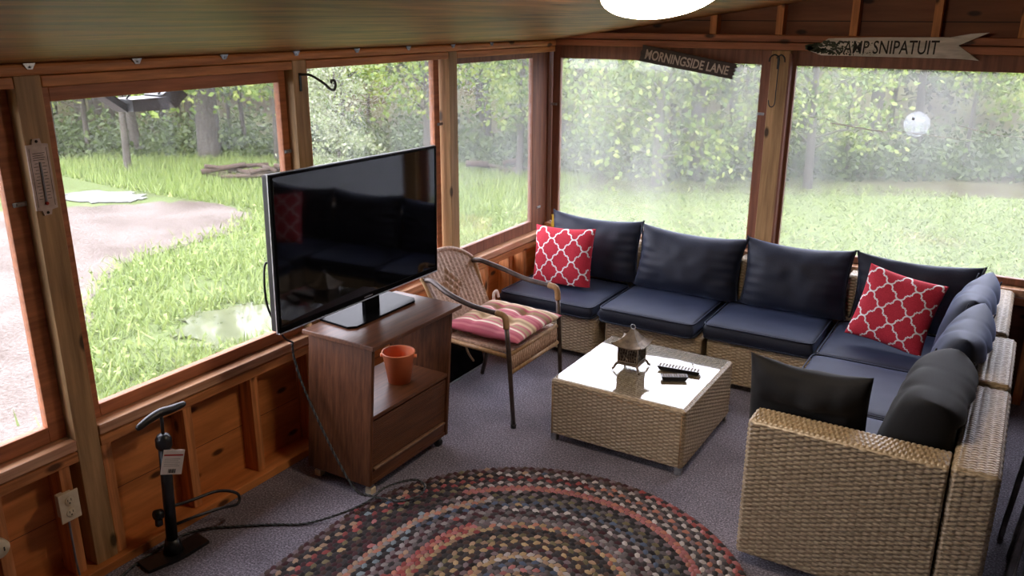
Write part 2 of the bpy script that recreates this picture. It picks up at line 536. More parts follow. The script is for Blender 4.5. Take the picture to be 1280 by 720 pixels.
M_pane_l = pane_mat('pane_clear', 0.016, 1.0, 0.0)
M_pane_m = pane_mat('pane_dusty', 0.035, 1.0, 0.08)
M_pane_b = pane_mat('pane_hazy', 0.095, 1.0, 0.25)
M_tableglass = pane_mat('table_glass', 0.004, 1.7)

# ------------------------------------------------------------------ setting
LX = -2.72      # inner face of the posts of the left wall
BY = 4.97       # inner face of the posts of the back wall
FX = -2.77      # inner face of the window frames, left
FY = 5.02       # inner face of the window frames, back
RX, NY = 1.35, -1.3
def ceil_z(x): return 1.853 + 0.146 * (x + 2.72)

struct(MB().box(-2.86, NY, -0.08, RX, 5.08, 0.0).build('floor', M_carpet), 'grey speckled carpet floor of the porch', 'floor')
c_ = MB()
c_.prism([(-3.05, ceil_z(-3.05)), (RX + 0.1, ceil_z(RX + 0.1)), (RX + 0.1, ceil_z(RX + 0.1) + 0.02), (-3.05, ceil_z(-3.05) + 0.02)], 'y', NY - 0.05, 5.22)
co = struct(c_.build('ceiling', M_ply), 'sloping plywood ceiling with streaky grain', 'ceiling')
c_ = MB().prism([(-3.12, ceil_z(-3.12) + 0.02), (RX + 0.15, ceil_z(RX + 0.15) + 0.02), (RX + 0.15, ceil_z(RX + 0.15) + 0.12), (-3.12, ceil_z(-3.12) + 0.12)], 'y', NY - 0.1, 5.25)
c_.build('roof_deck', M_roof, co)

# left wall: sheathing with its framing as parts
LEDGE = {0: 0.560, 1: 0.580, 2: 0.600, 3: 0.615}
bays = [(0.49, 1.487), (1.573, 2.665), (2.745, 3.800), (3.876, 4.985)]
wl = struct(MB().box(-2.83, NY, -0.02, -2.805, 5.03, 0.50).build('wall_left', M_sheath), 'low pine plank wall under the driveway side windows', 'wall')
def boards_z(z0, z1, n):  # seam lines between the planks
    return [z0 + (z1 - z0) * k / n for k in range(1, n)]
mb = MB()
for z in boards_z(0.0, 0.5, 2):
    mb.box(-2.806, NY, z - 0.001, -2.8042, 5.0, z + 0.001)
mb.build('plank_seam', M_slot, wl)
MB().box(-2.83, NY, 0.50, -2.79, 0.404, 1.83, 0.002).build('light_blocking_panel', M_sheath, wl)  # unseen panel added to shut out daylight at the near end
MB().box(-2.805, NY, 0.0, -2.69, 4.985, 0.038, 0.003).build('bottom_plate', M_sheath, wl)
for y0, y1 in ((0.404, 0.49), (1.487, 1.573), (2.665, 2.745), (3.800, 3.876)):
    MB().box(-2.805, y0, 0.0, LX, y1, 1.815, 0.003).build('post', M_post, wl)
MB().box(-2.83, 4.985, 0.0, -2.765, 5.045, 1.815, 0.002).build('post', M_frame_b, wl)
for i, (y0, y1) in enumerate(bays):
    z = LEDGE[i]
    MB().box(-2.815, y0 + 0.002, z - 0.040, LX + 0.005, y1 - 0.002, z, 0.004).build('ledge', M_ledge, wl)
    MB().box(-2.805, y0 + 0.002, z - 0.085, LX + 0.002, y1 - 0.002, z - 0.048, 0.003).build('rail', M_pine, wl)
    MB().box(-2.805, y0 + 0.002, 1.777, LX + 0.0, y1 - 0.002, 1.812, 0.003).build('head_plate', M_pine, wl)
MB().box(-2.81, NY, 1.815, LX + 0.012, 4.985, 1.851, 0.010).build('top_plate', M_pine, wl)
for y in (-0.35, 0.03, 0.80, 1.19, 1.43, 1.595, 1.952, 2.30, 2.64, 3.07, 3.45, 3.90, 4.16, 4.44, 4.62):
    k = 0 if y < 1.5 else 1 if y < 2.7 else 2 if y < 3.85 else 3
    MB().box(-2.805, y - 0.02, 0.038, LX - 0.004, y + 0.02, LEDGE[k] - 0.085, 0.002).build('stud', M_pine_z, wl)

def window(num, rect_fn, bounds, glass, fmat, pmat, label, latches=(), side='left'):
    """bounds = outer (a0,z0,a1,z1) of the wooden frame, glass = (a0,z0,a1,z1)"""
    a0, z0, a1, z1 = bounds; g0, h0, g1, h1 = glass
    def bx(mb, p, q, r_, s, dep0, dep1, bev=0.003):
        if side == 'left':
            mb.box(FX - dep1, p, q, FX - dep0, r_, s, bev)
        else:
            mb.box(p, FY + dep0, q, r_, FY + dep1, s, bev)
    w = MB()
    bx(w, a0, z0, g0, z1, 0, 0.034); bx(w, g1, z0, a1, z1, 0, 0.034)
    bx(w, g0, z0, g1, h0, 0, 0.034); bx(w, g0, h1, g1, z1, 0, 0.034)
    o = struct(w.build('window_%d' % num, fmat), label, 'window')
    p = MB(); bx(p, g0 - 0.004, h0 - 0.004, g1 + 0.004, h1 + 0.004, 0.012, 0.015, 0)
    tag(p.build('pane', pmat, o), 'clear plastic pane')
    for a, z in latches:
        l = MB()
        if side == 'left':
            l.box(FX, a - 0.024, z - 0.008, FX + 0.006, a + 0.024, z + 0.008, 0.003)
            l.tube([(FX + 0.004, a - 0.010, z), (FX + 0.010, a - 0.010, z)], 0.005, 8)
        else:
            l.box(a - 0.022, FY - 0.006, z - 0.008, a + 0.022, FY, z + 0.008, 0.003)
            l.tube([(a - 0.010, FY - 0.010, z), (a - 0.010, FY - 0.004, z)], 0.005, 8)
        l.build('latch', M_zinc, o)
    return o
window(1, None, (0.50, 0.562, 1.486, 1.775), (0.55, 0.622, 1.425, 1.72), M_frame, M_pane_l, 'front-most plastic window beside the thermometer post', ((1.465, 1.41),))
window(2, None, (1.574, 0.582, 2.664, 1.775), (1.622, 0.632, 2.626, 1.725), M_frame, M_pane_l, 'wide wood framed window behind the pump, looking on the gravel drive', ((2.652, 1.43),))
window(3, None, (2.746, 0.602, 3.775, 1.778), (2.80, 0.66, 3.728, 1.772), M_frame, M_pane_m, 'wood framed window partly hidden by the television', ((3.772, 1.433),))
window(4, None, (3.877, 0.617, 4.900, 1.775), (3.93, 0.685, 4.785, 1.742), M_frame_b, M_pane_m, 'narrow looking window at the corner behind the rattan chair', ((4.872, 0.767),))
MB().box(-2.80, 4.901, 0.617, -2.775, 4.985, 1.815, 0.002).build('corner_board', M_frame_b, wl)

# back wall
wb = struct(MB().box(-2.83, 5.055, -0.02, RX, 5.08, 0.60).build('wall_back', M_sheath_x), 'low pine wall behind the long sofa run', 'wall')
for x0, x1 in ((-1.327, -1.222), (0.95, 1.04)):
    MB().box(x0, BY, 0.0, x1, 5.055, 1.815, 0.003).build('post', M_post, wb)
MB().box(-1.226, BY - 0.004, 0.66, -1.214, BY + 0.05, 1.80, 0.001).build('white_edge_strip', M_frame_b, wb)
MB().box(-2.775, BY - 0.012, 0.605, RX, 5.05, 0.643, 0.004).build('ledge', M_ledge, wb)
MB().box(-2.775, BY, 0.555, RX, 5.05, 0.595, 0.003).build('rail', M_pine_x, wb)
MB().box(-2.72, BY, 1.862, RX, 5.05, 1.900, 0.004).build('top_plate', M_pine_x, wb)
MB().box(-2.72, BY - 0.003, 1.818, RX, 5.05, 1.858, 0.004).build('head_plate', M_pine_x, wb)
MB().prism([(-2.83, 1.815), (RX, 1.815), (RX, ceil_z(RX)), (-2.83, ceil_z(-2.83))], 'y', 5.055, 5.075).build('gable_boards', M_sheath_x, wb)
mb = MB()
mb.box(-1.9, 5.050, 1.972, RX, 5.0545, 1.976)
mb.build('plank_seam', M_slot, wb)
for x in (-1.678, -1.300, -0.907, -0.508, -0.120, 0.28, 0.68):
    MB().prism([(x - 0.019, 1.900), (x + 0.019, 1.900), (x + 0.019, ceil_z(x + 0.019) - 0.002), (x - 0.019, ceil_z(x - 0.019) - 0.002)], 'y', BY + 0.005, 5.05).build('gable_stud', M_pine_z, wb)
for x in (-0.9, -0.5, -0.1, 0.16, 0.55, 0.93):
    MB().box(x - 0.02, BY + 0.004, 0.0, x + 0.02, 5.05, 0.555, 0.002).build('stud', M_pine_z, wb)
window(5, None, (-2.755, 0.645, -1.3275, 1.816), (-2.700, 0.668, -1.392, 1.736), M_frame_b, M_pane_b, 'hazy wood framed window above the left half of the sofa', ((-1.372, 1.457), (-2.74, 1.44)), 'back')
w6 = window(6, None, (-1.2215, 0.645, 0.945, 1.816), (-1.196, 0.683, 0.90, 1.733), M_frame_b, M_pane_b, 'big hazy window with a cracked pane above the sofa corner', (), 'back')
mb = MB()
def crack(pts, r):
    pp = spline([(x, FY + 0.010, z) for x, z in pts], 6)
    mb.tube(pp, r, 5)
crack([(-1.17, 1.47), (-1.05, 1.455), (-0.9, 1.425), (-0.75, 1.405), (-0.60, 1.405), (-0.40, 1.392), (-0.26, 1.385)], 0.0016)
crack([(-0.98, 1.43), (-0.85, 1.415), (-0.70, 1.40)], 0.0035)
crack([(-0.34, 1.46), (-0.15, 1.42), (0.05, 1.425), (0.2, 1.44)], 0.0018)
mb.build('crack', M_white_print, w6)

# house side of the porch: lap siding wall and the wall behind the camera
wr_ = MB()
z = 0.0
while z < 2.5:
    top = min(z + 0.13, 2.47)
    wr_.prism([(RX - 0.030, z), (RX + 0.03, z), (RX + 0.03, top), (RX - 0.006, top)], 'y', NY, 5.06)
    z += 0.13
struct(wr_.build('wall_right', M_siding), 'pale lap siding of the house wall', 'wall')
struct(MB().box(-2.86, NY - 0.06, -0.02, RX, NY, 2.45).build('wall_front', M_siding), 'pale siding wall at the near end of the porch', 'wall')

M_wing = varied('grey_blue_siding', S(129, 131, 141), S(144, 146, 157), 6, (1, 0.4, 2), 0.6)  # light grey-blue is the siding's own colour
wg = MB(); z = -0.5
while z < 3.4:
    wg.prism([(1.62, z), (1.80, z), (1.80, z + .13), (1.645, z + .13)], 'y', 5.4, 13.0)
    z += 0.13
struct(wg.build('wall_house_wing', M_wing), 'pale lap siding of the house running on past the porch', 'wall')

# ------------------------------------------------------------------ ceiling clips
for k in range(8):
    y = 1.535 + 0.381 * k
    zc = ceil_z(LX + 0.012)
    r = thing('rafter_clip', (LX + 0.014, y, 1.84), '%s small metal rafter clip from the near end of the window wall' % ['first', 'second', 'third', 'fourth', 'fifth', 'sixth', 'seventh', 'eighth'][k], 'metal clip', 'metal clips along the ceiling edge')
    mb = MB().prism([(y - 0.020, 1.8525), (y + 0.020, 1.8525), (y + 0.008, 1.834), (y - 0.008, 1.834)], 'x', LX + 0.0135, LX + 0.0165)
    mb.build('plate', M_zinc, r)
    mb = MB().tube([(LX + 0.0165, y, 1.8415), (LX + 0.0195, y, 1.8415)], 0.003, 8)
    mb.build('nail_head', M_zinc, r)

# ------------------------------------------------------------------ ceiling lamp
def ceiling_lamp(x, y, label, em):
    zc = ceil_z(x)
    r = thing('ceiling_light', (x, y, zc), label, 'ceiling light')
    Mx = T(x, y, zc - 0.001) @ Matrix.Rotation(-math.atan(0.146), 4, 'Y')
    MB().lathe([(0.165, 0), (0.172, -0.012), (0.170, -0.026), (0.16, -0.030)], 40, Mx).build('metal_pan', M_zinc, r)
    prof = []
    for i in range(10):
        a = PI / 2 * i / 9
        prof.append((max(0.002, 0.185 * math.cos(a)), -0.030 - 0.078 * math.sin(a)))
    MB().lathe(prof, 40, Mx).build('diffuser', em, r)
    return r
M_lamp = emit_mat('lit_diffuser', (1.0, 0.82, 0.62, 1), 46.0)
ceiling_lamp(-1.02, 2.52, 'bright round ceiling light glowing above the coffee table side', M_lamp)

# ------------------------------------------------------------------ coffee table
TX0, TX1, TY0, TY1, TZ = -1.795, -1.115, 3.305, 3.985, 0.325
ct = thing('coffee_table', (-1.455, 3.645, 0), 'square pale wicker coffee table with a glass top', 'coffee table')
mb = MB()
woven_box(mb, TX0, TY0, 0.035, TX1, TY1, TZ, '-y +x', 'x', 0.010)
mb.build('wicker_body', M_wick, ct)
mb = MB(); woven_face(mb, (TX0, TY0, TZ), (1, 0, 0), (0, 1, 0), (0, 0, 1), TX1 - TX0, TY1 - TY0, 0.004, 0.010)
mb.build('wicker_top', M_wick, ct)
mb = MB()
for p, q in (((TX0 + .006, TY0, .30), (TX1 - .006, TY0, .30)), ((TX0 + .012, TY0 - .001, .04), (TX0 + .012, TY0 - .001, .30)), ((TX1 - .012, TY0 - .001, .04), (TX1 - .012, TY0 - .001, .30))):
    mb.tube([p, q], 0.0035, 6)
mb.build('cane_edging', M_tan, ct)
for sx in (TX0 + 0.018, TX1 - 0.018):
    for sy in (TY0 + 0.018, TY1 - 0.018):
        MB().box(sx - 0.016, sy - 0.016, 0.0, sx + 0.016, sy + 0.016, 0.04, 0.003).build('foot', M_zinc, ct)
MB().box(TX0 + 0.012, TY0 + 0.012, TZ + 0.0048, TX1 - 0.012, TY1 - 0.012, TZ + 0.0095, 0.001).build('glass_top', M_tableglass, ct)
TT = TZ + 0.0097

# lantern
ln = thing('pagoda_lantern', (-1.515, 3.62, TT), 'small bronze pagoda lantern standing on the glass table', 'lantern')
LXc, LYc = -1.515, 3.62
def LB(x0, y0, z0, x1, y1, z1, bev=0.002): return (LXc + x0, LYc + y0, TT + z0, LXc + x1, LYc + y1, TT + z1, bev)
mb = MB().box(*LB(-.058, -.058, .028, .058, .058, .036)); mb.build('base_plate', M_bronze, ln)
mb = MB()
for sx in (-1, 1):
    for sy in (-1, 1):
        mb.box(*LB(sx * .05 - .004, sy * .05 - .004, .034, sx * .05 + .004, sy * .05 + .004, .130))
for z in (.042, .126):
    for s in (-1, 1):
        mb.box(*LB(-.05, s * .05 - .003, z - .004, .05, s * .05 + .003, z + .004)); mb.box(*LB(s * .05 - .003, -.05, z - .004, s * .05 + .003, .05, z + .004))
mb.build('body_frame', M_bronze, ln)
for fx, fy in ((0, -1), (0, 1), (1, 0), (-1, 0)):
    mb = MB()
    mb.box(*(LB(-.048, fy * .045 - .001, .036, .048, fy * .045 + .001, .128) if fx == 0 else LB(fx * .045 - .001, -.048, .036, fx * .045 + .001, .048, .128)), mi=1)
    for i in range(7):
        a = -0.038 + 0.0127 * i
        z0 = 0.062 + 0.012 * math.sin(i * 1.7)
        pts = [(a, 0.048), (a + 0.006 * math.sin(i), z0), (a - 0.005, z0 + 0.018), (a + 0.004, 0.122)]
        P = [(LXc + (p if fx == 0 else fx * .049), LYc + (p if fy == 0 else fy * .049), TT + q) for p, q in pts]
        mb.tube(spline(P, 4), 0.0018, 5)
        for q in (0.060, 0.078, 0.096, 0.112):
            pz = q + 0.004 * math.sin(i * 2.1 + q * 50)
            c0 = Vector((LXc + (a if fx == 0 else fx * .049), LYc + (a if fy == 0 else fy * .049), TT + pz))
            u = Vector((1, 0, 0)) if fx == 0 else Vector((0, 1, 0))
            d = 0.007
            mb.raw([c0 - u * d, c0 + Vector((0, 0, d * .6)) + Vector((fx, fy, 0)) * .003, c0 + u * d, c0 - Vector((0, 0, d * .6)) - Vector((fx, fy, 0)) * .002], [(0, 1, 2, 3)])
    mb.build('pierced_panel', [M_bronze, M_sign], ln)
mb = MB(); vs = []; fs = []
levels = [(.078, .126), (.064, .134), (.047, .148), (.031, .168), (.017, .190), (.008, .204)]
n = 8
for li, (hw, z) in enumerate(levels):
    for s in range(4):
        for k in range(n):
            t = -1 + 2 * k / n
            lift = (0.016 * abs(t) ** 3) * max(0, 1 - li / 3)
            x, y = ((t, -1), (1, t), (-t, 1), (-1, -t))[s]
            bow = 1 - 0.05 * (1 - t * t)
            vs.append((LXc + x * hw * bow, LYc + y * hw * bow, TT + z + lift))
for li in range(len(levels) - 1):
    for k in range(4 * n):
        a, b_ = li * 4 * n + k, li * 4 * n + (k + 1) % (4 * n)
        fs.append((a, b_, b_ + 4 * n, a + 4 * n))
fs.append(tuple((len(levels) - 1) * 4 * n + k for k in range(4 * n)))
o_ = len(vs)
for s in range(4):
    for k in range(n):
        v0 = vs[s * n + k]
        vs.append((v0[0] * 0.99 + LXc * .01, v0[1] * .99 + LYc * .01, v0[2] - 0.006))
for k in range(4 * n):
    a, b_ = k, (k + 1) % (4 * n)
    fs.append((a, o_ + a, o_ + b_, b_))
fs.append(tuple(o_ + k for k in range(4 * n)))
mb.raw(vs, fs); mb.build('roof', M_bronze, ln)
ring = [(LXc + 0.012 * math.cos(a), LYc, TT + .215 + 0.012 * math.sin(a)) for a in [2 * PI * i / 16 for i in range(16)]]
MB().tube(ring, 0.0028, 6, closed=True).build('hanging_ring', M_zinc, ln)
for sx in (-1, 1):
    for sy in (-1, 1):
        P = [(LXc + sx * .047, LYc + sy * .047, TT + .034), (LXc + sx * .058, LYc + sy * .058, TT + .026), (LXc + sx * .064, LYc + sy * .064, TT + .010), (LXc + sx * .072, LYc + sy * .072, TT + .006)]
        MB().tube(spline(P, 5), [0.007] * 5 + [0.006] * 11, 8).build('foot', M_bronze, ln)

def remote(x0, y0, x1, y1, w, label, M1, small):
    c0 = Vector((x0, y0, TT)); c1 = Vector((x1, y1, TT)); d = (c1 - c0); L = d.length
    ang = math.degrees(math.atan2(d.y, d.x))
    Mx = T((x0 + x1) / 2, (y0 + y1) / 2, TT) @ rotm('Z', ang)
    r = thing('remote_control', ((x0 + x1) / 2, (y0 + y1) / 2, TT), label, 'remote control', 'remotes on the glass table')
    MB().prism([(-L / 2 + .010, 0.0005), (L / 2 - .010, 0.0005), (L / 2, .017), (-L / 2, .017)], 'y', -w / 2, w / 2, 0, Mx).build('case', M_black, r)
    MB().box(-L / 2, -w / 2, .017, L / 2, w / 2, .020, .001, 0, Mx).build('face_plate', M1, r)
    mb = MB()
    nx = 9 if small else 13
    for i in range(nx):
        for j in range(3):
            px = -L / 2 + .012 + (L - .024) * i / (nx - 1); py = (-1 + j) * w * .28
            mb.box(px - .0045, py - .0035, .020, px + .0045, py + .0035, .0222, .0005, 0, Mx)
    tag(mb.build('buttons', M_greyink, r), 'rows of small grey buttons')
remote(-1.400, 3.690, -1.190, 3.715, .046, 'longer black remote control, lying nearest the sofa on the glass table', M_silver, False)
remote(-1.335, 3.565, -1.225, 3.628, .040, 'shorter black remote control beside the lantern front edge', M_greymetal, True)

# ------------------------------------------------------------------ sectional sofa
SEAT_Z = 0.275
BACKZ = 0.625
G_MOD = 'wicker sofa sections'
def module(name, label, base, back, arm=None, faces='-y', back2=None, btop='x'):
    x0, y0, x1, y1 = base
    r = thing(name, ((x0 + x1) / 2, (y0 + y1) / 2, 0), label, 'sofa section', G_MOD)
    mb = MB(); woven_box(mb, x0, y0, 0.04, x1, y1, SEAT_Z, faces)
    mb.build('seat_base', M_wick, r)
    if back:
        mb = MB(); woven_box(mb, *back[:6], faces=back[6], top=btop)
        mb.build('backrest', M_wick, r)
    if back2:
        mb = MB(); woven_box(mb, *back2[:6], faces=back2[6], top='x')
        mb.build('backrest', M_wick, r)
    if arm:
        mb = MB(); woven_box(mb, *arm[:6], faces=arm[6], top='y')
        mb.build('armrest', M_wick, r)
    xs = (x0 + .03, x1 - .03); ys = (y0 + .03, y1 - .03)
    for a in xs:
        for c in ys:
            MB().box(a - .02, c - .02, 0, a + .02, c + .02, .042, .003).build('foot', M_greymetal, r)
    return r
module('sofa_section', 'wicker sofa section standing against the driveway side window wall', (-2.665, 4.29, -2.035, 4.815), (-2.665, 4.82, 0.04, -2.035, 4.952, BACKZ, '-y +z +x'), None, '-y +x', None, 'y')
module('sofa_section', 'second wicker sofa section from the driveway side, behind the lantern', (-1.985, 4.31, -1.385, 4.815), (-1.985, 4.82, 0.04, -1.385, 4.952, BACKZ, '-y +z -x'), None, '-y +z', None, 'y')
module('sofa_section', 'third wicker sofa section, between the coffee table and the square post', (-1.370, 4.33, -0.762, 4.815), (-1.370, 4.82, 0.04, -0.762, 4.952, BACKZ, '-y +z'), None, '-y +z', None, 'y')
module('sofa_section', 'corner wicker sofa section holding the tilted red pillow', (-0.750, 4.21, -0.085, 4.815), (-0.750, 4.82, 0.04, -0.085, 4.952, BACKZ, '-y +z'), None, '-x +z',
       (-0.080, 4.21, 0.04, 0.052, 4.952, BACKZ + .01, '+z -x +x -y'), 'y')
module('sofa_section', 'middle wicker sofa section of the short run along the house side', (-0.745, 3.605, -0.055, 4.195), (-0.048, 3.605, 0.04, 0.088, 4.195, BACKZ - .005, '+z -x +x -y'), None, '-x', None, 'x')
module('sofa_section', 'nearest wicker sofa section with a broad woven armrest', (-0.715, 2.96, -0.060, 3.590), (-0.045, 2.825, 0.04, 0.092, 3.590, 0.605, '+z -x +x -y'),
       (-0.712, 2.825, 0.04, -0.050, 2.955, 0.60, '-y +z -x'), '-x', None, 'x')

def seat_cushion(x0, y0, x1, y1, label, seed, th=0.095, z=SEAT_Z + 0.013):
    th -= 0.009
    W, D = x1 - x0, y1 - y0
    cx, cy = (x0 + x1) / 2, (y0 + y1) / 2
    r = thing('seat_cushion', (cx, cy, z), label, 'cushion', 'navy seat cushions')
    mb = puff(MB(), T(cx, cy, z + th / 2), W, D, th, 14, 0.22, 0.0, 26, 0.004, 0.003, 7, seed)
    mb.build('cover', M_navy, r)
    mb = MB()
    for s in (1, -1):
        P = []
        q = 0.93
        rr = 0.045
        for cxs, cys, a0 in ((1, 1, 0), (-1, 1, 90), (-1, -1, 180), (1, -1, 270)):
            for k in range(5):
                a = math.radians(a0 + 22.5 * k)
                P.append((cx + cxs * (W / 2 - rr) + (rr - .004) * math.cos(a), cy + cys * (D / 2 - rr) + (rr - .004) * math.sin(a), z + th / 2 + s * (th / 2 * 0.86)))
        MB().tube(P, 0.0042, 6, closed=True).build('piping', M_navy, r)
seat_cushion(-2.685, 4.235, -2.040, 4.80, 'navy seat cushion under the upright red pillow', 1, .085)
seat_cushion(-2.005, 4.24, -1.420, 4.81, 'navy seat cushion jutting forward just behind the lantern', 2, .10)
seat_cushion(-1.392, 4.30, -0.790, 4.81, 'navy seat cushion between the coffee table and the square post', 3, .10)
seat_cushion(-0.765, 4.215, -0.150, 4.81, 'navy seat cushion in the corner under the tilted red pillow', 4, .09)
seat_cushion(-0.775, 3.605, -0.07, 4.205, 'navy seat cushion behind the dark loose pillow', 5, .095)
seat_cushion(-0.745, 2.965, -0.07, 3.595, 'navy seat cushion nearest the woven armrest', 6, .095)

def press_back(p):      # soft cushions flatten where they meet the seat and the wicker back
    if p.z < 0.66: p.y = min(p.y, 4.806)
    p.z = max(p.z, 0.3935)
    return p
def press_side(p):
    if p.z < 0.66: p.x = min(p.x, -0.058 if p.y < 4.2 else -0.094)
    p.z = max(p.z, 0.3935)
    return p
def press_seat(p):
    p.z = max(p.z, 0.3935)
    return p
def press_arm(p):
    if p.z < 0.63: p.y = max(p.y, 2.966)
    p.z = max(p.z, 0.3935)
    return p

def back_cushion(cx, W, label, seed, H=0.42, Tk=0.17, yb=4.735, lean=12, ztop=None, zr=0, zb=0.372, tilt=0):
    """stands on the seat along the back wall, leaning on the wicker"""
    Mx = T(cx, yb, zb) @ rotm('Z', zr) @ rotm('X', -lean) @ rotm('Y', tilt) @ T(0, Tk * 0.30, H / 2) @ rotm('X', 90)
    r = thing('back_cushion', (cx, yb, zb), label, 'cushion', 'navy back cushions')
    def hook(p, u, v, side):
        p.z *= 1.0 - 0.22 * max(0, v) ** 2
        p.y -= 0.012 * (1 - u * u) * max(0, v)
        # gathers running in from the short seams
        p.z += 0.006 * math.sin(v * 24 + seed) * abs(u) ** 3 * (1 - v * v)
        p.z -= 0.007 * math.exp(-((u - .45 * v - .35 + .2 * math.sin(seed)) / .12) ** 2) * max(0, v) ** 2 * side
        p.x += 0.008 * math.sin(seed * 1.7) * v
        return p
    mb = puff(MB(), Mx, W, H, Tk, 3.4, 0.5, 0.075, 40, 0.010, 0.014, 6, seed, hook, press=press_back)
    mb.build('cover', M_navy, r)
    mb = MB()
    for s in (1, -1):
        P = []
        for k in range(13):
            v_ = -1 + 2 * k / 12
            x = 0.5 * W * s * (1 - 0.075 * (1 - v_ * v_))
            P.append(press_back(Mx @ Vector((x, 0.5 * H * v_, 0.0))) + Vector((0, -.004, .006)))
        MB().tube(P, 0.006, 6).build('seam_welt', M_navy, r)
    return r
back_cushion(-2.30, 0.640, 'navy back cushion behind the upright red pillow', 11, .42, .15, 4.715, 9, zb=.368)
back_cushion(-1.655, 0.665, 'navy back cushion behind the lantern, clear of other pillows', 12, .405, .18, 4.67, 10, zb=.378, tilt=1)
back_cushion(-1.020, 0.600, 'navy back cushion below the square post, slumped at the top edge', 13, .415, .18, 4.68, 10, zb=.376)
back_cushion(-0.400, 0.62, 'navy back cushion behind the tilted red pillow in the sofa corner', 14, .41, .12, 4.735, 5, zb=.370)

def side_cushion(cy, L, label, seed, H=0.43, Tk=0.2, xb=-0.225, lean=14, zr=0, zb=0.374):
    Mx = T(xb, cy, zb) @ rotm('Z', -90 + zr) @ rotm('X', -lean) @ T(0, Tk * 0.3, H / 2) @ rotm('X', 90)
    r = thing('back_cushion', (xb, cy, zb), label, 'cushion', 'navy back cushions')
    def hook(p, u, v, side):
        p.z *= 1.0 - 0.12 * max(0, v) ** 2
        p.z += 0.004 * math.sin(u * 9 + v * 3 + seed) * (1 - u * u)
        p.z -= 0.007 * math.exp(-((u - .5 * v) / .07) ** 2) * side * (1 - u * u)
        p.z -= 0.006 * math.exp(-((u - .35 * v + .5) / .06) ** 2) * side * (1 - u * u)
        return p
    mb = puff(MB(), Mx, L, H, Tk, 6.0 if seed == 23 else 4.2, 0.38 if seed == 23 else 0.42, 0.03 if seed == 23 else 0.05, 40, 0.010, 0.010, 5, seed, hook, press=press_side)
    mb.build('cover', M_navy if seed != 23 else M_black_cloth, r)
    mb = MB()
    for zz in (.30, -.30):
        P = []
        for k in range(13):
            v_ = -.86 + 1.72 * k / 12
            P.append(press_side(Mx @ Vector((-0.5 * L * .985 * (1 - .03 * (1 - v_ * v_)), 0.5 * H * v_, zz * Tk))))
        MB().tube(P, 0.0035, 6).build('seam_welt', M_navy if seed != 23 else M_black_cloth, r)
side_cushion(4.455, 0.56, 'navy back cushion on the house side, wedged into the sofa corner', 21, .43, .18, -0.225, 13, -4)
side_cushion(3.89, 0.56, 'navy back cushion on the house side, middle of its row of three', 22, .43, .19, -0.225, 13, -3)
side_cushion(3.275, 0.60, 'dark back cushion with a bulging end beside the woven armrest', 23, .40, .24, -0.275, 12, -2)

# dark loose pillow against the armrest
pm = T(-0.553, 3.055, 0.395) @ rotm('Z', -2) @ rotm('X', 8) @ T(0, 0.0, .20) @ rotm('X', 90)
r = thing('throw_pillow', (-0.553, 3.055, .372), 'black loose pillow with drooping corners propped on the woven armrest', 'pillow')
def hk(p, u, v, side):
    p.y -= 0.028 * (1 - u * u) * max(0, v) ** 2
    return p
puff(MB(), pm, 0.44, 0.40, 0.15, 3.0, 0.5, 0.035, 34, 0.0, 0.020, 7, 31, hk, press=press_arm).build('cover', M_black_cloth, r)

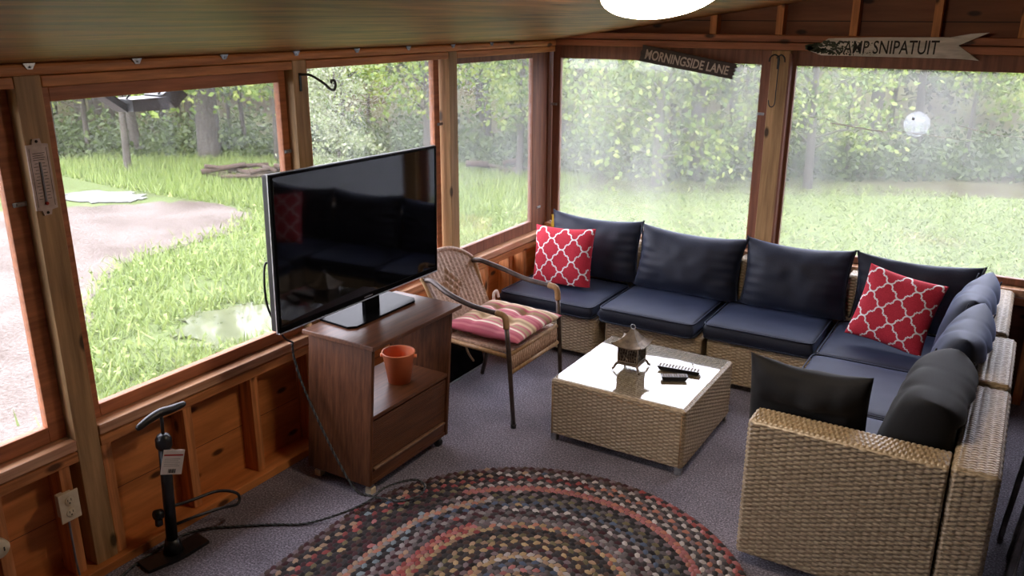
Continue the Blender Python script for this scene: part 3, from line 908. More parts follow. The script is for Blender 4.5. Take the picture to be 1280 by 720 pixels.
# red trellis pillows
def trellis_paths():
    """outline of one side of a stepped quatrefoil cell from its top neck to its side neck, cell half width 1, half height 1"""
    P = []
    R_ = 0.30
    # own lobe: round crown at the top
    for k in range(9):
        a = math.radians(90 - 90 * k / 8)
        P.append((R_ * math.cos(a) * 1.02, 1 - R_ + R_ * math.sin(a)))
    # steps
    st = R_ * 1.02
    mid = [(st, 0.56), (st + .06, 0.56), (st + .06, 0.50), (0.56, 0.50), (0.56, 1 - 0.56 + .06 - .06)]
    P = P + [(R_ * 1.02, .60), (.40, .60), (.40, .5)]
    # neighbour's lobe, point mirrored about (.5,.5)
    own = P[:]
    return own + [(1 - x, 1 - y) for x, y in own[::-1]]
TREL = trellis_paths()
def red_pillow(Mx, label, seed, W=0.40, Tk=0.125):
    r = thing('throw_pillow', Mx.translation, label, 'pillow', 'red trellis pillows')
    PW, PE, PINCH = 3.0, 0.55, 0.075
    mb = puff(MB(), Mx, W, W, Tk, PW, PE, PINCH, 34, 0, 0.004, 6, seed, press=press_seat)
    def surf(u, v, side):
        u = max(-0.999, min(.999, u)); v = max(-.999, min(.999, v))
        t = 0.5 * Tk * ((1 - abs(u) ** PW) * (1 - abs(v) ** PW)) ** PE
        x = 0.5 * W * u * (1 - PINCH * (1 - v * v) * abs(u)); y = 0.5 * W * v * (1 - PINCH * (1 - u * u) * abs(v))
        k = noise.noise(Vector((x * 6 + seed * 7.3, y * 6 - seed * 3.1, side * 2.0 + seed))) * .004
        k += 0.5 * noise.noise(Vector((x * 6 * 2.3 + seed, y * 6 * 2.3, side * 5.0 + seed))) * .004
        return Vector((x, y, side * (t + k * min(1, 4 * t / Tk) + 0.0012)))
    prs = {1: MB(), -1: MB()}
    cw, ch = 0.375, 0.345           # half pitch of the lattice in units of half pillow width
    hw = 0.020
    for side in (1, -1):
        pr = prs[side]
        for ci in range(-4, 5):
            for cj in range(-4, 5):
                if (ci + cj) % 2: continue
                for sx in (1, -1):
                    pts = [(ci * cw + sx * x * cw + 0.06, cj * ch + y * ch - 0.05) for x, y in TREL]
                    # resample
                    fine = []
                    for a, b_ in zip(pts[:-1], pts[1:]):
                        L = math.hypot(b_[0] - a[0], b_[1] - a[1]); m_ = max(1, int(L / .03))
                        fine += [(a[0] + (b_[0] - a[0]) * k / m_, a[1] + (b_[1] - a[1]) * k / m_) for k in range(m_)]
                    fine.append(pts[-1])
                    run = []
                    def flush(run):
                        if len(run) < 2: return
                        vs = []
                        for i, p in enumerate(run):
                            a = run[max(0, i - 1)]; b_ = run[min(len(run) - 1, i + 1)]
                            dx, dy = b_[0] - a[0], b_[1] - a[1]; L = math.hypot(dx, dy) or 1
                            nx, ny = -dy / L * hw, dx / L * hw
                            vs.append(press_seat(Mx @ surf(p[0] + nx, p[1] + ny, side))); vs.append(press_seat(Mx @ surf(p[0] - nx, p[1] - ny, side)))
                        pr.raw(vs, [(2 * i, 2 * i + 1, 2 * i + 3, 2 * i + 2) for i in range(len(run) - 1)], 0, None, True)
                    for p in fine:
                        if abs(p[0]) < .985 and abs(p[1]) < .985: run.append(p)
                        else:
                            flush(run); run = []
                    flush(run)
    mb.build('cover', M_red, r)
    for side in (1, -1):
        tag(prs[side].build('trellis_print', M_white_print, r), 'white trellis lines')
red_pillow(T(-2.400, 4.545, 0.535) @ rotm('Z', 2) @ rotm('X', -14) @ rotm('Y', -2.5) @ rotm('X', 90), 'upright red and white trellis pillow at the driveway end of the sofa', 41, 0.415)
red_pillow(T(-0.450, 4.475, 0.578) @ rotm('Z', -6) @ rotm('X', -20) @ rotm('Y', 8) @ rotm('X', 90), 'tilted red and white trellis pillow in the sofa corner', 42, 0.385)

# yellow towel edge hanging at the window corner
mb = MB()
vs = []; fs = []
for i in range(9):
    z = 0.72 - 0.016 * i
    for j, x in enumerate((-2.685, -2.672, -2.66, -2.648)):
        vs.append((x + .002 * math.sin(i), 4.905 + .004 * math.sin(i * .9 + j), z))
for i in range(8):
    for j in range(3):
        fs.append((i * 4 + j, i * 4 + j + 1, i * 4 + j + 5, i * 4 + j + 4))
nv = len(vs)
vs += [(x, y + .006, z) for x, y, z in vs]
fs += [tuple(nv + i for i in f[::-1]) for f in fs]
mb.raw(vs, fs, 0, None, True)
tag(mb.build('folded_cloth', M_yellow), 'strip of yellow cloth peeping out at the window corner behind the red pillow', 'cloth')

# things folded away behind the sofa, house side
fc = thing('folding_chair', (0.20, 3.30, 0), 'folded chair with grey legs and dark seat stowed behind the sofa', 'folding chair')
Mf = T(0.20, 3.25, 0) @ rotm('Y', 4)
mb = MB().box(0.03, -.40, .04, .055, .62, .60, .006, 0, Mf); mb.build('seat', M_black, fc)
for yy, tl in ((-.30, 8), (.30, -8)):
    MB().box(-.055, -.016, 0, -.035, .016, .56, .004, 0, T(0.20, 3.25 + yy, 0) @ rotm('Y', 5) @ rotm('X', tl * .4)).build('leg', M_greymetal, fc)
    MB().box(-.02, -.012, 0.0, -.004, .012, .52, .003, 0, T(0.20, 3.25 + yy * .5, 0) @ rotm('Y', 4) @ rotm('X', -tl)).build('leg', M_silver, fc)

# ------------------------------------------------------------------ TV cart
CZ = 0.70
def shear(mb, k=0.10, zref=CZ):
    """the old cart leans along the wall"""
    mb.v = [(x, y + k * (z - zref), z) for x, y, z in mb.v]
    return mb
X0, X1, Y0, Y1 = -2.555, -2.195, 2.483, 3.062
cart = thing('television_cart', (-2.375, 2.75, 0), 'brown oak laminate cart on casters carrying the television', 'cart')
shear(MB().box(X0 - .012, Y0 - .028, CZ - .020, X1 + .030, Y1 + .034, CZ, .003)).build('top', M_oak_y, cart)
for y0, y1 in ((Y0, Y0 + .018), (Y1 - .018, Y1)):
    shear(MB().box(X0, y0, .055, X1, y1, CZ - .0205, .002)).build('side_panel', M_oak, cart)
shear(MB().box(X0 + .005, Y0 + .018, .352, X1 - .004, Y1 - .018, .370, .002)).build('shelf', M_oak_y, cart)
shear(MB().box(X0 + .002, Y0 + .018, .055, X0 + .012, Y1 - .018, .352, .001)).build('back_panel', M_oak, cart)
shear(MB().box(X0 + .01, Y0 + .018, .055, X1 - .004, Y1 - .018, .072, .001)).build('bottom_shelf', M_oak_y, cart)
mb = MB().box(X1 - .024, Y0 + .020, .125, X1 - .012, Y1 - .020, .340, .001)
for k in range(24):
    z = .132 + .0086 * k
    mb.box(X1 - .013, Y0 + .022, z, X1 - .0085, Y1 - .022, z + .0060, .0015)
door = shear(mb).build('tambour_door', M_oak_y, cart)
shear(MB().box(X1 - .012, Y0 + .030, .120, X1 + .004, Y1 - .030, .130, .003)).build('handle_strip', M_handle, door)
shear(MB().box(X1 - .020, Y0 + .020, .072, X1 - .008, Y1 - .020, .112, .001)).build('kick_rail', M_oak_y, cart)
for cx, cy, mm in ((X0 + .03, Y0 + .04, M_ivory), (X1 - .03, Y0 + .04, M_ivory), (X1 - .03, Y1 - .04, M_black), (X0 + .03, Y1 - .04, M_black)):
    cy += 0.10 * (0.05 - CZ)
    cs = MB().box(cx - .010, cy - .012, .028, cx + .012, cy + .012, .058, .003).build('caster', M_zinc if mm is M_ivory else mm, cart)
    w_ = (MB().box(cx - .018, cy - .017, 0, cx + .018, cy + .017, .030, .004) if mm is M_ivory else MB().tube([(cx, cy - .011, .021), (cx, cy + .011, .021)], .0205, 16)); w_.build('wheel', mm, cs)

# bucket on the shelf
bz = .3705
bx_, by_ = -2.338, 2.822
bk = thing('bucket', (bx_, by_, bz), 'small orange bucket on the cart shelf', 'bucket')
prof = [(.002, .004), (.050, .004), (.050, 0), (.052, 0), (.074, .142), (.0775, .145), (.0775, .150), (.073, .150), (.0715, .142), (.050, .010), (.002, .010)]
MB().lathe(prof, 40, T(bx_, by_, bz)).build('pail', M_orange, bk)
for s in (1, -1):
    d = Vector((math.cos(.5), math.sin(.5), 0)) * s
    c0 = Vector((bx_, by_, bz + .128)) + d * .0725
    MB().tube([c0, c0 + d * .012], .009, 12).build('handle_lug', M_orange, bk)

# ------------------------------------------------------------------ television
tvx = -2.44
tilt = rotm('Z', 3.0) @ rotm('X', -1.63)
TVC = (tvx, 2.757, 1.096)
tv = thing('television', (tvx - .03, 2.78, CZ), 'large black flat screen television on the oak cart', 'television')
Mt = T(*TVC) @ tilt
W2, H2 = .564, .314
MB().box(-.045, -W2 + .002, -H2 + .002, -.006, W2 - .002, H2 - .002, .006, 0, Mt).build('housing', M_black, tv)
mb = MB()
mb.box(-.010, -W2, H2 - .012, .003, W2, H2, .002, 0, Mt); mb.box(-.010, -W2, -H2, .003, W2, -H2 + .024, .002, 0, Mt)
mb.box(-.010, -W2, -H2, .003, -W2 + .014, H2, .002, 0, Mt); mb.box(-.010, W2 - .014, -H2, .003, W2, H2, .002, 0, Mt)
mb.build('bezel', M_gloss, tv)
mb = MB()
mb.box(-.014, -W2 - .003, -H2 - .004, -.008, W2 + .003, H2 + .003, .001, 0, Mt)
mb.box(-.010, -W2, -H2 - .006, .002, W2, -H2, .001, 0, Mt)
mb.build('silver_edge', M_silver, tv)
MB().box(-.008, -W2 + .013, -H2 + .023, .0005, W2 - .013, H2 - .011, 0, 0, Mt).build('screen', M_screen, tv)
MB().box(.003, -.030, -H2 + .008, .0036, .030, -H2 + .013, 0, 0, Mt).build('badge', M_greymetal, tv)
MB().box(-.030, .03 - .05, -.400, -.008, .03 + .05, -H2 + .02, .003, 0, T(*TVC)).build('neck', M_gloss, tv)
mb = MB()
mb.prism([(-2.575, 2.575), (-2.40, 2.560), (-2.372, 2.590), (-2.372, 3.00), (-2.40, 3.03), (-2.575, 3.045)], 'z', CZ + .0012, CZ + .0105)
mb.build('base', M_gloss, tv)

# ------------------------------------------------------------------ power cord
def twisted(path, r, pitch, name, mats, parent=None):
    a, bb = [], []
    up = None; s = 0.0; prev = None
    mb = MB()
    for i, p in enumerate(path):
        t = (path[min(i + 1, len(path) - 1)] - path[max(i - 1, 0)]).normalized()
        if up is None: up = t.orthogonal().normalized()
        up = (up - t * up.dot(t)).normalized(); w = t.cross(up)
        if prev is not None: s += (p - prev).length
        prev = p
        q = 2 * PI * s / pitch
        d = (up * math.cos(q) + w * math.sin(q)) * r * 0.8
        a.append(p + d); bb.append(p - d)
    mb.tube(a, r, 6, 0); mb.tube(bb, r, 6, 1)
    return mb.build(name, mats, parent)
def dense(pts, step=0.006):
    out = []
    sp = spline(pts, 10)
    for a, b_ in zip(sp[:-1], sp[1:]):
        m_ = max(1, int((b_ - a).length / step))
        out += [a + (b_ - a) * (k / m_) for k in range(m_)]
    out.append(sp[-1]); return out
M_cordgrey = varied('grey_fleck_cord', S(52, 58, 58), S(74, 80, 80), 60, rough=0.5)
cord = thing('power_cable', (-2.1, 2.45, 0), 'long black twisted power cable trailing from the television across the carpet', 'cable')
MB().tube(spline([(-2.478, 2.24, 1.06), (-2.478, 2.205, 1.07), (-2.47, 2.185, 1.00), (-2.47, 2.19, .90), (-2.475, 2.235, .80), (-2.505, 2.30, .72), (-2.53, 2.36, .68)], 8), .0045, 8).build('plain_lead', M_black, cord)
twisted(dense([(-2.53, 2.36, .68), (-2.555, 2.385, .60), (-2.52, 2.39, .47), (-2.44, 2.385, .33), (-2.33, 2.375, .17), (-2.225, 2.365, .06), (-2.165, 2.395, .036), (-2.10, 2.405, .038), (-2.03, 2.425, .039),
               (-1.99, 2.50, .039), (-2.015, 2.575, .039), (-2.075, 2.60, .038), (-2.125, 2.56, .036), (-2.150, 2.46, .045), (-2.150, 2.36, .036), (-2.185, 2.24, .032), (-2.29, 2.125, .008), (-2.40, 2.05, .008), (-2.50, 1.975, .008),
               (-2.62, 1.87, .008), (-2.655, 1.76, .008), (-2.645, 1.60, .008), (-2.62, 1.50, .008)]), .0036, .034, 'twisted_lead', [M_black, M_cordgrey], cord)

# ------------------------------------------------------------------ black panel leaning behind the chair
pn = thing('black_panel', (-2.60, 3.70, 0), 'black flat panel with a thin silver bottom edge leaning on the wall behind the chair', 'panel')
Mp = T(-2.585, 3.68, 0.0) @ rotm('Y', -10)
MB().box(-.022, -.33, .012, 0, .24, .40, .004, 0, Mp).build('board', M_gloss, pn)
MB().box(-.023, -.33, .002, .001, .24, .012, .002, 0, Mp).build('edge_strip', M_silver, pn)

# ------------------------------------------------------------------ rattan armchair
ch = thing('armchair', (-2.30, 3.57, 0), 'tan rattan armchair with dark tube arms beside the cart', 'chair')
yl, yr = 3.305, 3.825
for s, y in (('l', yl), ('r', yr)):
    sg = -1 if s == 'l' else 1
    P = spline([(-2.575, y + .035 * -sg, .685), (-2.52, y + .03 * -sg, .690), (-2.40, y, .655), (-2.26, y + .006 * sg, .620), (-2.13, y + .006 * sg, .608), (-2.085, y + .004 * sg, .606)], 8)
    MB().tube(P, .0135, 12).build('arm', M_tubebrown, ch)
    P = spline([(-2.105, y + .004 * sg, .607), (-2.070, y + .004 * sg, .603), (-2.052, y + .004 * sg, .585), (-2.047, y + .004 * sg, .535)], 5)
    tag(MB().tube(P, .0165, 12).build('arm_wrap', M_tan, ch), 'tan cane wrapped arm corner')
    MB().tube([(-2.047, y + .004 * sg, .545), (-2.035, y, .40), (-2.022, y - .004 * sg, .18), (-2.012, y - .01 * sg, 0.012)], [.0125, .0125, .012, .0115], 12).build('leg', M_tubebrown, ch)
    MB().tube([(-2.012, y - .01 * sg, .0), (-2.012, y - .01 * sg, .020)], .0145, 12).build('foot_cap', M_black, ch)
    MB().tube(spline([(-2.43, y - .04 * sg, .39), (-2.47, y - .03 * sg, .20), (-2.52, y - .03 * sg, .006)], 6), .0125, 12).build('leg', M_tubebrown, ch)
    # cane frame of the backrest side
    MB().tube(spline([(-2.43, y - .045 * sg, .38), (-2.50, y - .04 * sg, .52), (-2.56, y - .026 * sg, .66), (-2.585, y - .022 * sg, .70)], 6), .011, 10).build('back_stile', M_tan, ch)
def back_pt(a, t):
    """a in -1..1 across, t 0..1 up"""
    hw = .205 + .032 * t
    ztop = .700 + .085 * (1 - abs(a) ** 2.4)
    z = .40 + (ztop - .40) * t
    x = -2.435 - .155 * t ** 1.1 - .055 * (1 - a * a) * (0.35 + .65 * t)
    return Vector((x, 3.565 + a * hw, z))
mb = MB(); NA, NT = 56, 84
vs = []
for side in (0, 1):
    for i in range(NA + 1):
        for j in range(NT + 1):
            a, t = -1 + 2 * i / NA, j / NT
            p = back_pt(a, t)
            nrm = Vector((1, 0.25 * a, .35)).normalized()
            h = .0035 * (0.5 + .5 * math.cos(PI * (i / 2.0 + math.floor(j / 2)))) * abs(math.sin(PI * j / 2))
            h += .004 * (0.5 + 0.5 * math.cos(2 * PI * i / 4.0))
            if abs(a + .05) / .42 + abs(t - .56) / .22 < 1:
                ii, jj = (i + j // 2) / 6.0, (i - j // 2) / 6.0
                h = .016 * abs(math.sin(PI * ii) * math.sin(PI * jj)) ** .8
            vs.append(p + nrm * (h if side == 0 else -.008))
m_ = (NA + 1) * (NT + 1); fs = []
for i in range(NA):
    for j in range(NT):
        q = (i * (NT + 1) + j, (i + 1) * (NT + 1) + j, (i + 1) * (NT + 1) + j + 1, i * (NT + 1) + j + 1)
        fs.append(q); fs.append(tuple(m_ + k for k in q[::-1]))
mb.raw(vs, fs, 0, None, True); mb.build('backrest', M_rattan, ch)
MB().tube([back_pt(-1 + 2 * k / 24, 1.0) for k in range(25)], .013, 10).build('top_rail', M_rattan, ch)
MB().box(-2.44, 3.345, .385, -2.045, 3.795, .405, .004).build('seat', M_rattan, ch)
mb = MB()
for pts in ([(-2.05, yl, .388), (-2.43, yl + .03, .388)], [(-2.05, yr, .388), (-2.43, yr - .03, .388)], [(-2.045, yl, .388), (-2.045, yr, .388)], [(-2.037, yl + .01, .295), (-2.037, yr - .01, .295)]):
    mb.tube(pts, .012, 10)
mb.build('seat_rail', M_tan, ch)
mb = MB()
for k in range(26):
    y = yl + .03 + (yr - yl - .06) * k / 25
    mb.tube([(-2.040, y, .300), (-2.034, y, .34), (-2.040, y, .382)], .0062, 6)
mb.box(-2.052, yl + .02, .298, -2.046, yr - .02, .384)
mb.build('front_skirt', M_rattan, ch)
MB().tube(spline([(-2.44, 3.50, .36), (-2.46, 3.56, .24), (-2.475, 3.64, .15)], 6), .006, 8).build('cane_brace', M_tan, ch)

# seat pad
STR = [S(178, 88, 102), S(190, 104, 114), S(172, 146, 114), S(220, 196, 162), S(182, 94, 106), S(198, 118, 122), S(146, 116, 88), S(208, 180, 142), S(236, 222, 202), S(188, 100, 110), S(178, 88, 102), S(160, 132, 100)]
def stripes(u, v):
    f = (v * 0.5 + 0.5) * 27
    i = int(f)
    return STR[i * 5 % len(STR)] if i % 3 else STR[(i // 3) % len(STR)]
pad = thing('seat_pad', (-2.25, 3.57, .406), 'tufted rose and tan striped seat pad on the rattan armchair', 'cushion')
def hook(p, u, v, side):
    d = 0
    for a in (-.36, .36):
        for c in (-.36, .36):
            d += math.exp(-((u - a) ** 2 + (v - c) ** 2) / .022)
    ln_ = sum(math.exp(-((u - a) ** 2) / .010) + math.exp(-((v - a) ** 2) / .010) for a in (-.36, .36))
    p.z *= 1 - .60 * min(1, d) - .16 * min(1, ln_)
    return p
Mpad = T(-2.232, 3.572, .459) @ rotm('Z', 1) @ rotm('Y', 1.5)
puff(MB(), Mpad, .450, .480, .085, 3.2, .5, .05, 64, .004, .004, 8, 51, hook, 0, stripes).build('cover', attr_mat('striped_cloth', .85, .12, .1), pad)
mb = MB()
for a in (-.36, .36):
    for c in (-.36, .36):
        mb.lathe([(.001, .004), (.006, .003), (.008, 0), (.006, -.002)], 10, Mpad @ T(a * .2275, c * .25, .017))
mb.build('tuft_button', M_redink, pad)
tag(MB().tube(spline([(-2.44, 3.80, .47), (-2.45, 3.815, .50), (-2.44, 3.83, .515), (-2.43, 3.835, .48)], 6), .009, 6).build('tie', M_paper, pad), 'white cloth tie')

# ------------------------------------------------------------------ floor pump
pp = thing('floor_pump', (-2.60, 1.715, 0), 'black floor pump with a hanging white tag by the window wall', 'pump')
PX, PY = -2.585, 1.715
mb = MB()
mb.prism([(-.045, -.125), (.045, -.125), (.060, -.02), (.060, .02), (.045, .125), (-.045, .125), (-.030, .02), (-.030, -.02)], 'z', 0.001, .014, 0, T(PX, PY, 0) @ rotm('Z', -8))
mb.lathe([(.040, .010), (.030, .05), (.026, .07)], 20, T(PX, PY, 0))
mb.build('base', M_black, pp)
Ml = T(PX, PY, .06) @ rotm('X', -4) @ rotm('Y', -1.5)
MB().lathe([(.0215, 0), (.0215, .40)], 20, Ml).build('barrel', M_black, pp)
MB().lathe([(.024, .385), (.030, .395), (.030, .425), (.022, .440), (.010, .446)], 20, Ml).build('collar', M_black, pp)
MB().lathe([(.0065, .44), (.0065, .53)], 12, Ml).build('rod', M_iron, pp)
hp = [Ml @ Vector((0.0, -.105, .500)), Ml @ Vector((0, -.05, .520)), Ml @ Vector((0, 0, .530)), Ml @ Vector((0, .05, .528)), Ml @ Vector((0, .105, .532))]
hs = spline(hp, 6)
MB().tube(hs, [.008 + .009 * math.sin(PI * k / (len(hs) - 1)) ** .5 for k in range(len(hs))], 12).build('handle', M_black, pp)
hd = MB().tube([Ml @ Vector((-.01, -.03, .125)), Ml @ Vector((-.01, -.055, .13))], .020, 14)
hd.box(-.02, -.055, .08, 0, -.03, .13, .004, 0, Ml); hd.build('hose_head', M_black, pp)
MB().tube(spline([Ml @ Vector((0, .02, .06)), (-2.55, 1.80, .13), (-2.52, 1.90, .125), (-2.52, 1.985, .10), (-2.535, 2.00, .135), (-2.56, 1.93, .175), (-2.58, 1.82, .185), Ml @ Vector((0, .015, .14))], 8), .0062, 8).build('hose', M_black, pp)
Mg = T(PX + .025, PY + .030, .395) @ rotm('Z', 62) @ rotm('Y', 14)
tg = MB().box(-.038, -.0008, -.050, .038, .0008, .050, 0, 0, Mg).build('paper_tag', M_paper, pp)
tg['label'] = 'white card tag with a red stripe'
MB().box(-.034, -.0014, .026, .034, -.0010, .032, 0, 0, Mg).build('red_stripe', M_redink, tg)
mb = MB()
for k in range(5):
    mb.box(-.030, -.0014, .012 - .007 * k, .026 - .006 * (k % 2), -.0010, .0140 - .007 * k, 0, 0, Mg)
mb.build('print_lines', M_greyink, tg)
mb = MB()
for k in range(9):
    mb.box(-.012 + .003 * k, -.0014, -.044, -.0105 + .003 * k + .0006 * (k % 3), -.0010, -.028, 0, 0, Mg)
mb.build('barcode', M_inkdark, tg)
MB().tube([Mg @ Vector((0, 0, .05)), Ml @ Vector((.012, .014, .385))], .0012, 5).build('tag_string', M_paper, pp)

# ------------------------------------------------------------------ outlet, cap, thermometer, hooks, signs
ou = thing('power_outlet', (-2.715, 1.412, .34), 'ivory double power outlet low on the knee wall', 'outlet')
MB().box(-2.738, 1.385, .295, -2.698, 1.437, .385, .004).build('box', M_ivory, ou)
pl = MB().box(-2.698, 1.374, .284, -2.692, 1.448, .396, .002).build('face_plate', M_ivory, ou)
for z in (.362, .316):
    rc = MB().lathe([(.0165, 0), (.0165, .0025), (.015, .003)], 20, T(-2.692, 1.411, z) @ rotm('Y', 90)).build('receptacle', M_ivory, ou)
    mb = MB()
    for yy in (-.006, .006):
        mb.box(-2.6893, 1.411 + yy - .0012, z + .000, -2.6886, 1.411 + yy + .0012, z + .009)
    mb.box(-2.6893, 1.4085, z - .010, -2.6886, 1.4135, z - .005)
    mb.build('slot', M_slot, rc)
MB().tube(spline([(-2.705, 1.405, .284), (-2.712, 1.408, .20), (-2.715, 1.41, .10), (-2.712, 1.412, .045)], 6), .004, 8).build('cable', M_greymetal, ou)

cp = thing('ivory_wall_plug', (-2.70, 1.17, .30), 'small round ivory cap low on the knee wall at the near corner', 'plug')
MB().lathe([(.034, 0), (.034, .022), (.028, .030), (.004, .032)], 28, T(-2.725, 1.165, .305) @ rotm('Y', 90)).build('housing', M_ivory, cp)
mb = MB()
for a in (-.010, .010):
    mb.box(-2.6945, 1.165 + a - .002, .298, -2.692, 1.165 + a + .002, .312)
mb.build('slot', M_slot, cp)

th = thing('thermometer', (LX + .003, 1.522, 1.495), 'weathered white wall thermometer on the post between the near windows', 'thermometer')
pts = [(-.036, -.105), (-.016, -.108), (-.012, -.124), (.012, -.124), (.016, -.108), (.036, -.105), (.036, .105), (.016, .108), (.012, .124), (-.012, .124), (-.016, .108), (-.036, .105)]
MB().prism([(1.522 + a, 1.495 + c) for a, c in pts], 'x', LX + .0005, LX + .006).build('plate', M_enamel, th)
MB().box(LX + .006, 1.519, 1.412, LX + .010, 1.525, 1.545, .001).build('glass_tube', M_greymetal, th)
MB().lathe([(.001, .006), (.006, .003), (.006, -.003), (.001, -.006)], 10, T(LX + .009, 1.522, 1.410)).build('bulb', M_redink, th)
mb = MB()
for k in range(12):
    for s in (-1, 1):
        z = 1.425 + .0105 * k
        L = .010 if k % 2 else .014
        y0 = 1.522 + s * .007
        mb.box(LX + .006, min(y0, y0 + s * L), z - .0008, LX + .0066, max(y0, y0 + s * L), z + .0008)
for k in range(4):
    mb.box(LX + .006, 1.502, 1.572 - .007 * k, LX + .0066, 1.542 - .004 * (k % 2), 1.5738 - .007 * k)
for y in (1.494, 1.550):
    mb.box(LX + .006, y - .0006, 1.40, LX + .0066, y + .0006, 1.59)
mb.build('scale_marks', M_inkdark, th)
mb = MB()
for z in (1.495 + .116, 1.495 - .116):
    mb.lathe([(.005, 0), (.004, .003), (.001, .004)], 10, T(LX + .006, 1.522, z) @ rotm('Y', 90))
mb.build('screw', M_slot, th)

hk_ = thing('plant_hook', (LX + .004, 2.70, 1.75), 'black iron plant hook screwed to the second window post', 'hook')
MB().box(LX + .0005, 2.694, 1.685, LX + .006, 2.708, 1.762, .002).build('mount_bar', M_iron, hk_)
P = spline([(LX + .006, 2.70, 1.755), (-2.66, 2.70, 1.756), (-2.62, 2.70, 1.742), (-2.575, 2.70, 1.722), (-2.548, 2.70, 1.703), (-2.528, 2.70, 1.700), (-2.515, 2.70, 1.716), (-2.520, 2.70, 1.736), (-2.535, 2.70, 1.738), (-2.538, 2.70, 1.726)], 8)
MB().tube(P, .0055, 8).build('arm', M_iron, hk_)

sh = thing('iron_bracket', (-1.285, BY - .006, 1.78), 'small double scroll iron bracket at the top of the back post', 'bracket')
MB().box(-1.291, BY - .006, 1.715, -1.280, BY - .0005, 1.79, .002).build('mount_bar', M_iron, sh)
for s in (-1, 1):
    P = spline([(-1.285, BY - .006, 1.782), (-1.285 + s * .018, BY - .02, 1.794), (-1.285 + s * .038, BY - .03, 1.780), (-1.285 + s * .044, BY - .03, 1.755)], 6)
    MB().tube(P, .004, 8).build('scroll', M_iron, sh)
sk = MB().tube(spline([(-1.292, BY - .016, 1.775), (-1.283, BY - .022, 1.785), (-1.276, BY - .018, 1.768), (-1.278, BY - .016, 1.70), (-1.279, BY - .016, 1.60), (-1.279, BY - .018, 1.53), (-1.290, BY - .024, 1.508), (-1.306, BY - .028, 1.514), (-1.314, BY - .028, 1.545)], 8), .003, 8).build('hanging_hook', M_iron)
tag(sk, 'long thin black wire hook hanging on the back post', 'hook')

# street sign
def quad_map(q, s, t):
    (ax, az), (bx, bz), (cx, cz), (dx, dz) = q  # bl, br, tr, tl
    return ((1 - s) * (1 - t) * ax + s * (1 - t) * bx + s * t * cx + (1 - s) * t * dx, (1 - s) * (1 - t) * az + s * (1 - t) * bz + s * t * cz + (1 - s) * t * dz)
sg = thing('street_sign', (-1.81, BY - .03, 1.74), 'dark wooden board lettered MORNINGSIDE LANE, hanging crooked on the header', 'sign')
q = ((-2.118, 1.737), (-1.530, 1.651), (-1.512, 1.735), (-2.096, 1.832))
poly = [q[0]]
poly += [q[1]]
for s, t in ((.985, .22), (1.012, .30), (.985, .44), (1.010, .55), (.985, .68), (1.012, .80), (.988, .90)):
    poly.append(quad_map(q, s, t))
poly.append(q[2]); poly.append(q[3])
for s, t in ((.008, .75), (-.006, .55), (.006, .35)):
    poly.append(quad_map(q, s, t))
MB().prism(poly, 'y', BY - .030, BY - .012).build('board', M_sign, sg)
tv_, tf = text_mesh('MORNINGSIDE LANE', .022)
mb = MB(); mb.raw([(lambda a: (a[0], BY - .0306, a[1]))(quad_map(q, .055 + .885 * x, .20 + .60 * y)) for x, y in tv_], tf)
mb.build('lettering', M_signtext, sg)

ar = thing('arrow_sign', (-0.70, BY - .02, 1.85), 'weathered white wooden arrow lettered CAMP SNIPATUIT nailed to the header', 'sign')
poly = [(-1.136, 1.825), (-1.052, 1.797), (-0.375, 1.796), (-0.289, 1.790), (-0.392, 1.861), (-0.262, 1.925), (-0.345, 1.918), (-0.435, 1.900), (-0.80, 1.895), (-1.024, 1.886), (-1.075, 1.850)]
MB().prism(poly, 'y', BY - .022, BY - .004).build('board', M_arrow, ar)
tv_, tf = text_mesh('CAMP SNIPATUIT', .008)
q = ((-0.985, 1.808), (-0.480, 1.814), (-0.478, 1.885), (-0.983, 1.874))
mb = MB(); mb.raw([(lambda a: (a[0], BY - .0225, a[1]))(quad_map(q, x, y)) for x, y in tv_], tf)
mb.build('lettering', M_inkdark, ar)
mb = MB(); rr = random.Random(3)
for k in range(230):
    s = rr.random() ** 1.6
    x = -1.125 + .36 * s; zc = 1.838 + rr.uniform(-.036, .036) * min(1, .2 + s * 3)
    a0 = rr.uniform(0, PI); w_, h_ = rr.uniform(.006, .020) * (1.15 - s), rr.uniform(.004, .010) * (1.15 - s)
    pts = [(x + w_ * math.cos(a) * math.cos(a0) - h_ * math.sin(a) * math.sin(a0), BY - .0228 - .0001 * (k % 5), zc + w_ * math.cos(a) * math.sin(a0) * .6 + h_ * math.sin(a) * math.cos(a0)) for a in [2 * PI * i / 7 for i in range(7)]]
    mb.raw(pts, [tuple(range(7))])
tag(mb.build('mossy_paint', M_moss, ar), 'patchy dark green paint at the arrow tip')

# round patch on the cracked pane
m, nt, b = new_mat('frosted_patch'); M_patch = m
b.inputs['Base Color'].default_value = S(222, 226, 232); b.inputs['Roughness'].default_value = .5
tl = nt.nodes.new('ShaderNodeBsdfTranslucent'); tl.inputs['Color'].default_value = S(236, 240, 246)
mx = nt.nodes.new('ShaderNodeMixShader'); mx.inputs[0].default_value = .7
nt.links.new(b.outputs[0], mx.inputs[1]); nt.links.new(tl.outputs[0], mx.inputs[2]); tp = nt.nodes.new('ShaderNodeBsdfTransparent'); mx2 = nt.nodes.new('ShaderNodeMixShader'); mx2.inputs[0].default_value = .24
nt.links.new(tp.outputs[0], mx2.inputs[1]); nt.links.new(mx.outputs[0], mx2.inputs[2]); nt.links.new(mx2.outputs[0], nt.nodes['Material Output'].inputs['Surface'])
pt = thing('round_patch', (-0.537, FY + .010, 1.452), 'round frosted plastic patch stuck on the cracked pane', 'patch')
